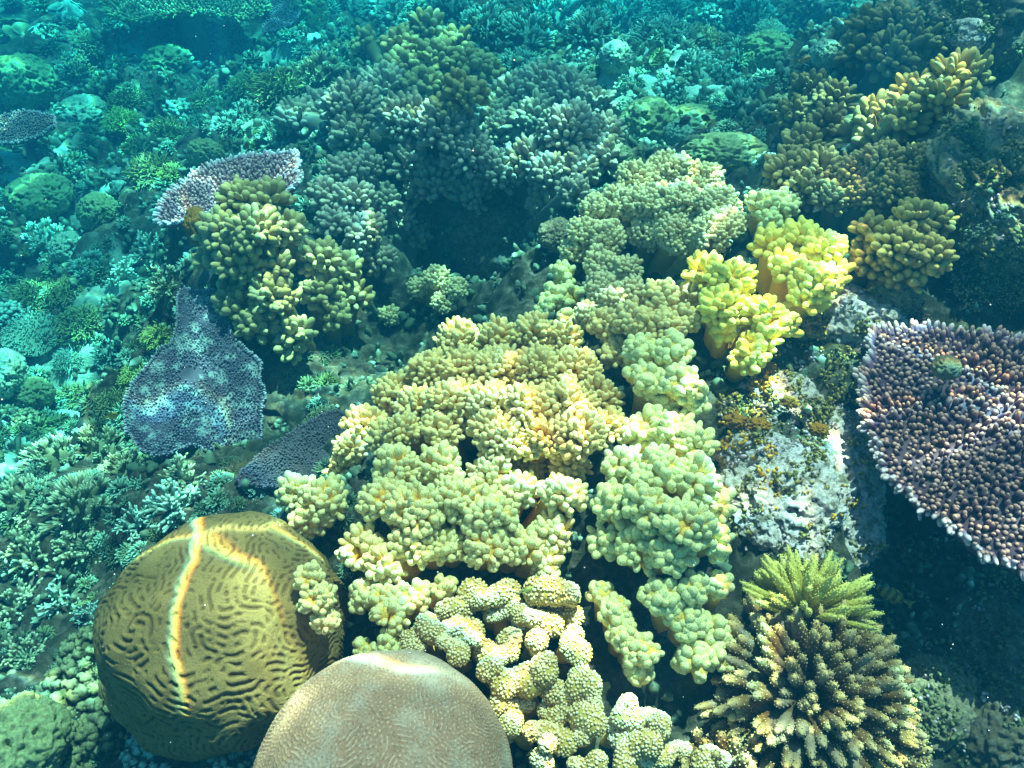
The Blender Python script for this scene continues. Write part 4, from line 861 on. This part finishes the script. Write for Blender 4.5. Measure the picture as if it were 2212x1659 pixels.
# dark finger corals on the right (long blunt fingers)
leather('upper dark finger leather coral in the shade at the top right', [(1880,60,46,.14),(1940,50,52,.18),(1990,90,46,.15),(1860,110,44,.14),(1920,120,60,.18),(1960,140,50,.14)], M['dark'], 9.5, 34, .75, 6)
leather('golden finger leather coral with brilliant orange light on its fingers at the right', [(1860,290,42,.14),(1890,250,50,.17),(1950,260,54,.19),(1980,210,54,.19),(2030,210,52,.18),(2060,165,50,.17),(2100,160,38,.14),(1900,305,40,.14)], M['gold'], 10, 40, .75, 6)
leather('dark finger leather coral left of the golden finger coral', [(1750,200,50,.10),(1800,220,50,.14),(1720,250,44,.08),(1790,270,50,.14)], M['dark'], 8.5, 30, .85, 6)
leather('brown finger leather coral below the dark finger coral, left of the tip covered one', [(1740,320,52,.14),(1700,370,50,.12),(1770,370,56,.15),(1680,410,36,.08),(1740,410,46,.12)], M['brown'], 8, 32, .9, 6)
leather('fine tipped brown leather coral in the centre of the right hand dark corals', [(1850,370,50,.16),(1910,350,56,.18),(1970,350,50,.15),(1870,420,50,.15),(1940,410,52,.15),(1800,430,44,.12)], M['brown'], 6.5, 20, 1.0, 6)
leather('olive finger leather coral with fat tips right of the lemon leather coral', [(1970,470,50,.17),(2020,480,44,.15),(1940,530,60,.18),(2010,550,56,.16),(1880,560,48,.12),(1960,590,50,.13),(1880,500,40,.12)], M['gold'], 10, 30, .85, 6)

# ------------------------------------------------------------------ rubble: uncountable broken coral lying on the seabed
g = G(); mc = 6500; nb = 7
xw = rs.uniform(-3.4, 3.4, mc); yw = .25 + 6.8 * rs.rand(mc); zw = ground(xw, yw)
s_ = rs.uniform(.010, .026, mc) * (1 + .30 * yw); Dc = nrm(rs.randn(mc, 3) * .35 + [0, 0, 1]); ix = np.repeat(np.arange(mc), nb)
D = nrm(Dc[ix] + rs.randn(mc * nb, 3) * .75); P = np.stack([xw, yw, zw - s_ * .3], 1)[ix] + rs.randn(mc * nb, 3) * s_[ix][:, None] * .5; l = s_[ix] * rs.uniform(.6, 1.3, mc * nb)
tubes(g, P, P + D * l[:, None], s_[ix] * rs.uniform(.22, .48, mc * nb), [(0, 1), (.4, 1), (.75, .8), (1, .1)], 5, 0, 1, wob=.6)
cv = np.repeat(rs.rand(mc)[ix], 20); g.t[-1] = g.t[-1] * (.25 + .75 * cv)
tg = G(); mt = 680
for a in range(mt):
    px, py = rs.uniform(-80, 780), rs.uniform(-20, 1250)
    if a % 3 == 0: px, py = rs.uniform(600, 1780), rs.uniform(-20, 330)
    if a % 4 == 1: px, py = rs.uniform(-60, 480), rs.uniform(850, 1650)
    c = hit(px, py); sz = size(rs.uniform(16, 34), c); nf = 46; D = fib(nf, .0, .9); tv = rs.uniform(.3, 1)
    k = (.7 + .4 * rs.rand(nf))[:, None]; w = rs.uniform(.05, .10)
    n0 = len(tg.t); tubes(tg, c + D * sz * .2, c + D * sz * k, sz * w, PROF_F if a % 2 else PROF_P, 5, 0, tv); U, Wv = frames(D)
    tubes(tg, c + D * sz * .5, c + nrm(D + U * .7 * np.sign(rs.randn(nf, 1))) * sz * k * .95, sz * w * .85, PROF_F if a % 2 else PROF_P, 5, .2, tv)
th = bpy.data.objects.new('coral_thicket', tg.mesh('coral_thicket', coral_mat('thicket', (.05, .07, .035), (.50, .82, .60), lo=.2, hi=1, var=.5, second=(.20, .26, .08), sec_amt=.7, sec_scale=2.5))); C.objects.link(th); th['kind'] = 'stuff'; th['label'] = 'tangled low coral growth covering the deeper slope'
rb = bpy.data.objects.new('coral_rubble', g.mesh('coral_rubble', coral_mat('rubble', (.10, .13, .08), (.44, .60, .44), var=.6))); C.objects.link(rb); rb['kind'] = 'stuff'; rb['label'] = 'broken coral rubble strewn over the seabed'

sp = G(); mp = 420; dist = rs.uniform(.5, 2.3, mp)
Pp = np.array([CAM + ray(rs.uniform(0, W), rs.uniform(0, H)) * d for d in dist]); Dp = nrm(rs.randn(mp, 3)); rp_ = rs.uniform(.0003, .0007, mp)
tubes(sp, Pp, Pp + Dp * rp_[:, None] * 2, rp_, [(0, .4), (.3, 1), (.7, 1), (1, .3)], 5)
so = bpy.data.objects.new('suspended_particles', sp.mesh('suspended_particles', coral_mat('particles', (.8, .8, .75), var=.1, bump=0))); C.objects.link(so); so['kind'] = 'stuff'; so['label'] = 'tiny pale specks drifting in the water'

# ------------------------------------------------------------------ fish
def fish(label, px, py, lpx, lift, body_c, fin_c, heading, deep=.42, stripes=None):
    c = hit(px, py, lift); Ln = size(lpx, c); root = empty('fish', c, label, 'fish'); root.rotation_euler = (0, 0, heading)
    m = bpy.data.materials.new('fish_skin'); m.use_nodes = True; nt = m.node_tree; b = nt.nodes['Principled BSDF']; b.inputs['Roughness'].default_value = .4; b.inputs['Base Color'].default_value = (*body_c, 1)
    if stripes:
        tcn = nt.nodes.new('ShaderNodeTexCoord'); wv = nt.nodes.new('ShaderNodeTexWave'); wv.inputs['Scale'].default_value = 1.6 / Ln; wv.inputs['Distortion'].default_value = .6
        rp = nt.nodes.new('ShaderNodeValToRGB'); rp.color_ramp.elements[0].color = (*body_c, 1); rp.color_ramp.elements[1].color = (*stripes, 1); rp.color_ramp.elements[0].position = .45; rp.color_ramp.elements[1].position = .6
        nt.links.new(tcn.outputs['Object'], wv.inputs['Vector']); nt.links.new(wv.outputs['Fac'], rp.inputs[0]); nt.links.new(rp.outputs[0], b.inputs['Base Color'])
    fm = bpy.data.materials.new('fish_fin'); fm.use_nodes = True; fm.node_tree.nodes['Principled BSDF'].inputs['Base Color'].default_value = (*fin_c, 1)
    em = bpy.data.materials.new('fish_eye'); em.use_nodes = True; em.node_tree.nodes['Principled BSDF'].inputs['Base Color'].default_value = (.01, .01, .01, 1)
    prof = [(0, .02), (.05, .22), (.15, .62), (.3, .95), (.42, 1), (.6, .85), (.78, .5), (.9, .24), (1, .2)]; seg = 14; V = []
    for t, r in prof:
        for k in range(seg):
            a = 6.2832 * k / seg; V.append(((.5 - t) * Ln * .82, math.cos(a) * r * Ln * .085, math.sin(a) * r * Ln * deep * .5))
    Q = [(i * seg + j, (i + 1) * seg + j, (i + 1) * seg + (j + 1) % seg, i * seg + (j + 1) % seg) for i in range(len(prof) - 1) for j in range(seg)]
    part('body', mesh('body', V, Q, None, m), root)
    def fin(name, pts, th=.006):
        n_ = len(pts); V = [(x * Ln, s_ * th * Ln, z * Ln) for s_ in (-1, 1) for x, z in pts]
        T = [(0, i, i + 1) for i in range(1, n_ - 1)] + [(n_, n_ + i + 1, n_ + i) for i in range(1, n_ - 1)]; Q = [(i, (i + 1) % n_, n_ + (i + 1) % n_, n_ + i) for i in range(n_)]
        part(name, mesh(name, V, Q, T, fm, smooth=False), root)
    fin('tail_fin', [(-.38, 0), (-.42, .06), (-.60, deep * .42), (-.55, 0), (-.60, -deep * .42), (-.42, -.06)])
    fin('dorsal_fin', [(.18, deep * .36), (.05, deep * .62), (-.22, deep * .50), (-.3, deep * .15)])
    fin('anal_fin', [(.0, -deep * .40), (-.12, -deep * .62), (-.25, -deep * .42), (-.3, -deep * .12)])
    for s_ in (-1, 1):
        Dd, q, _ = dome_dirs(7, 2.8); part('eye', mesh('eye', Dd * Ln * .028 + np.array([.29 * Ln, s_ * .052 * Ln, .04 * Ln]), q, None, em), root)
    return root
fish('small round orange fish swimming above the finger thicket', 243, 898, 30, .14, (.75, .35, .03), (.75, .4, .05), .3, .7)
fish('dark slim fish hovering near the bluish round coral', 1738, 128, 46, .3, (.22, .16, .06), (.12, .09, .04), .5, .35)
fish('black fish above the flat tan boulder coral', 1525, 255, 34, .2, (.02, .02, .03), (.6, .35, .05), 2.4, .45)
fish('small dark fish left of the brown crest', 858, 192, 26, .45, (.03, .05, .05), (.03, .05, .05), .1, .35)
fish('yellow striped fish sheltering in the shade below the purple table coral', 1925, 1285, 80, .10, (.30, .24, .04), (.20, .16, .05), 2.6, .55, stripes=(.04, .04, .03))
fish('tiny yellow green fish above the cream warty coral', 1137, 1275, 38, .24, (.45, .50, .10), (.50, .50, .12), .35, .30)
fish('dark fish resting beside the yellow boulder coral', 1478, 262, 50, .1, (.05, .05, .04), (.05, .05, .04), .6, .45)
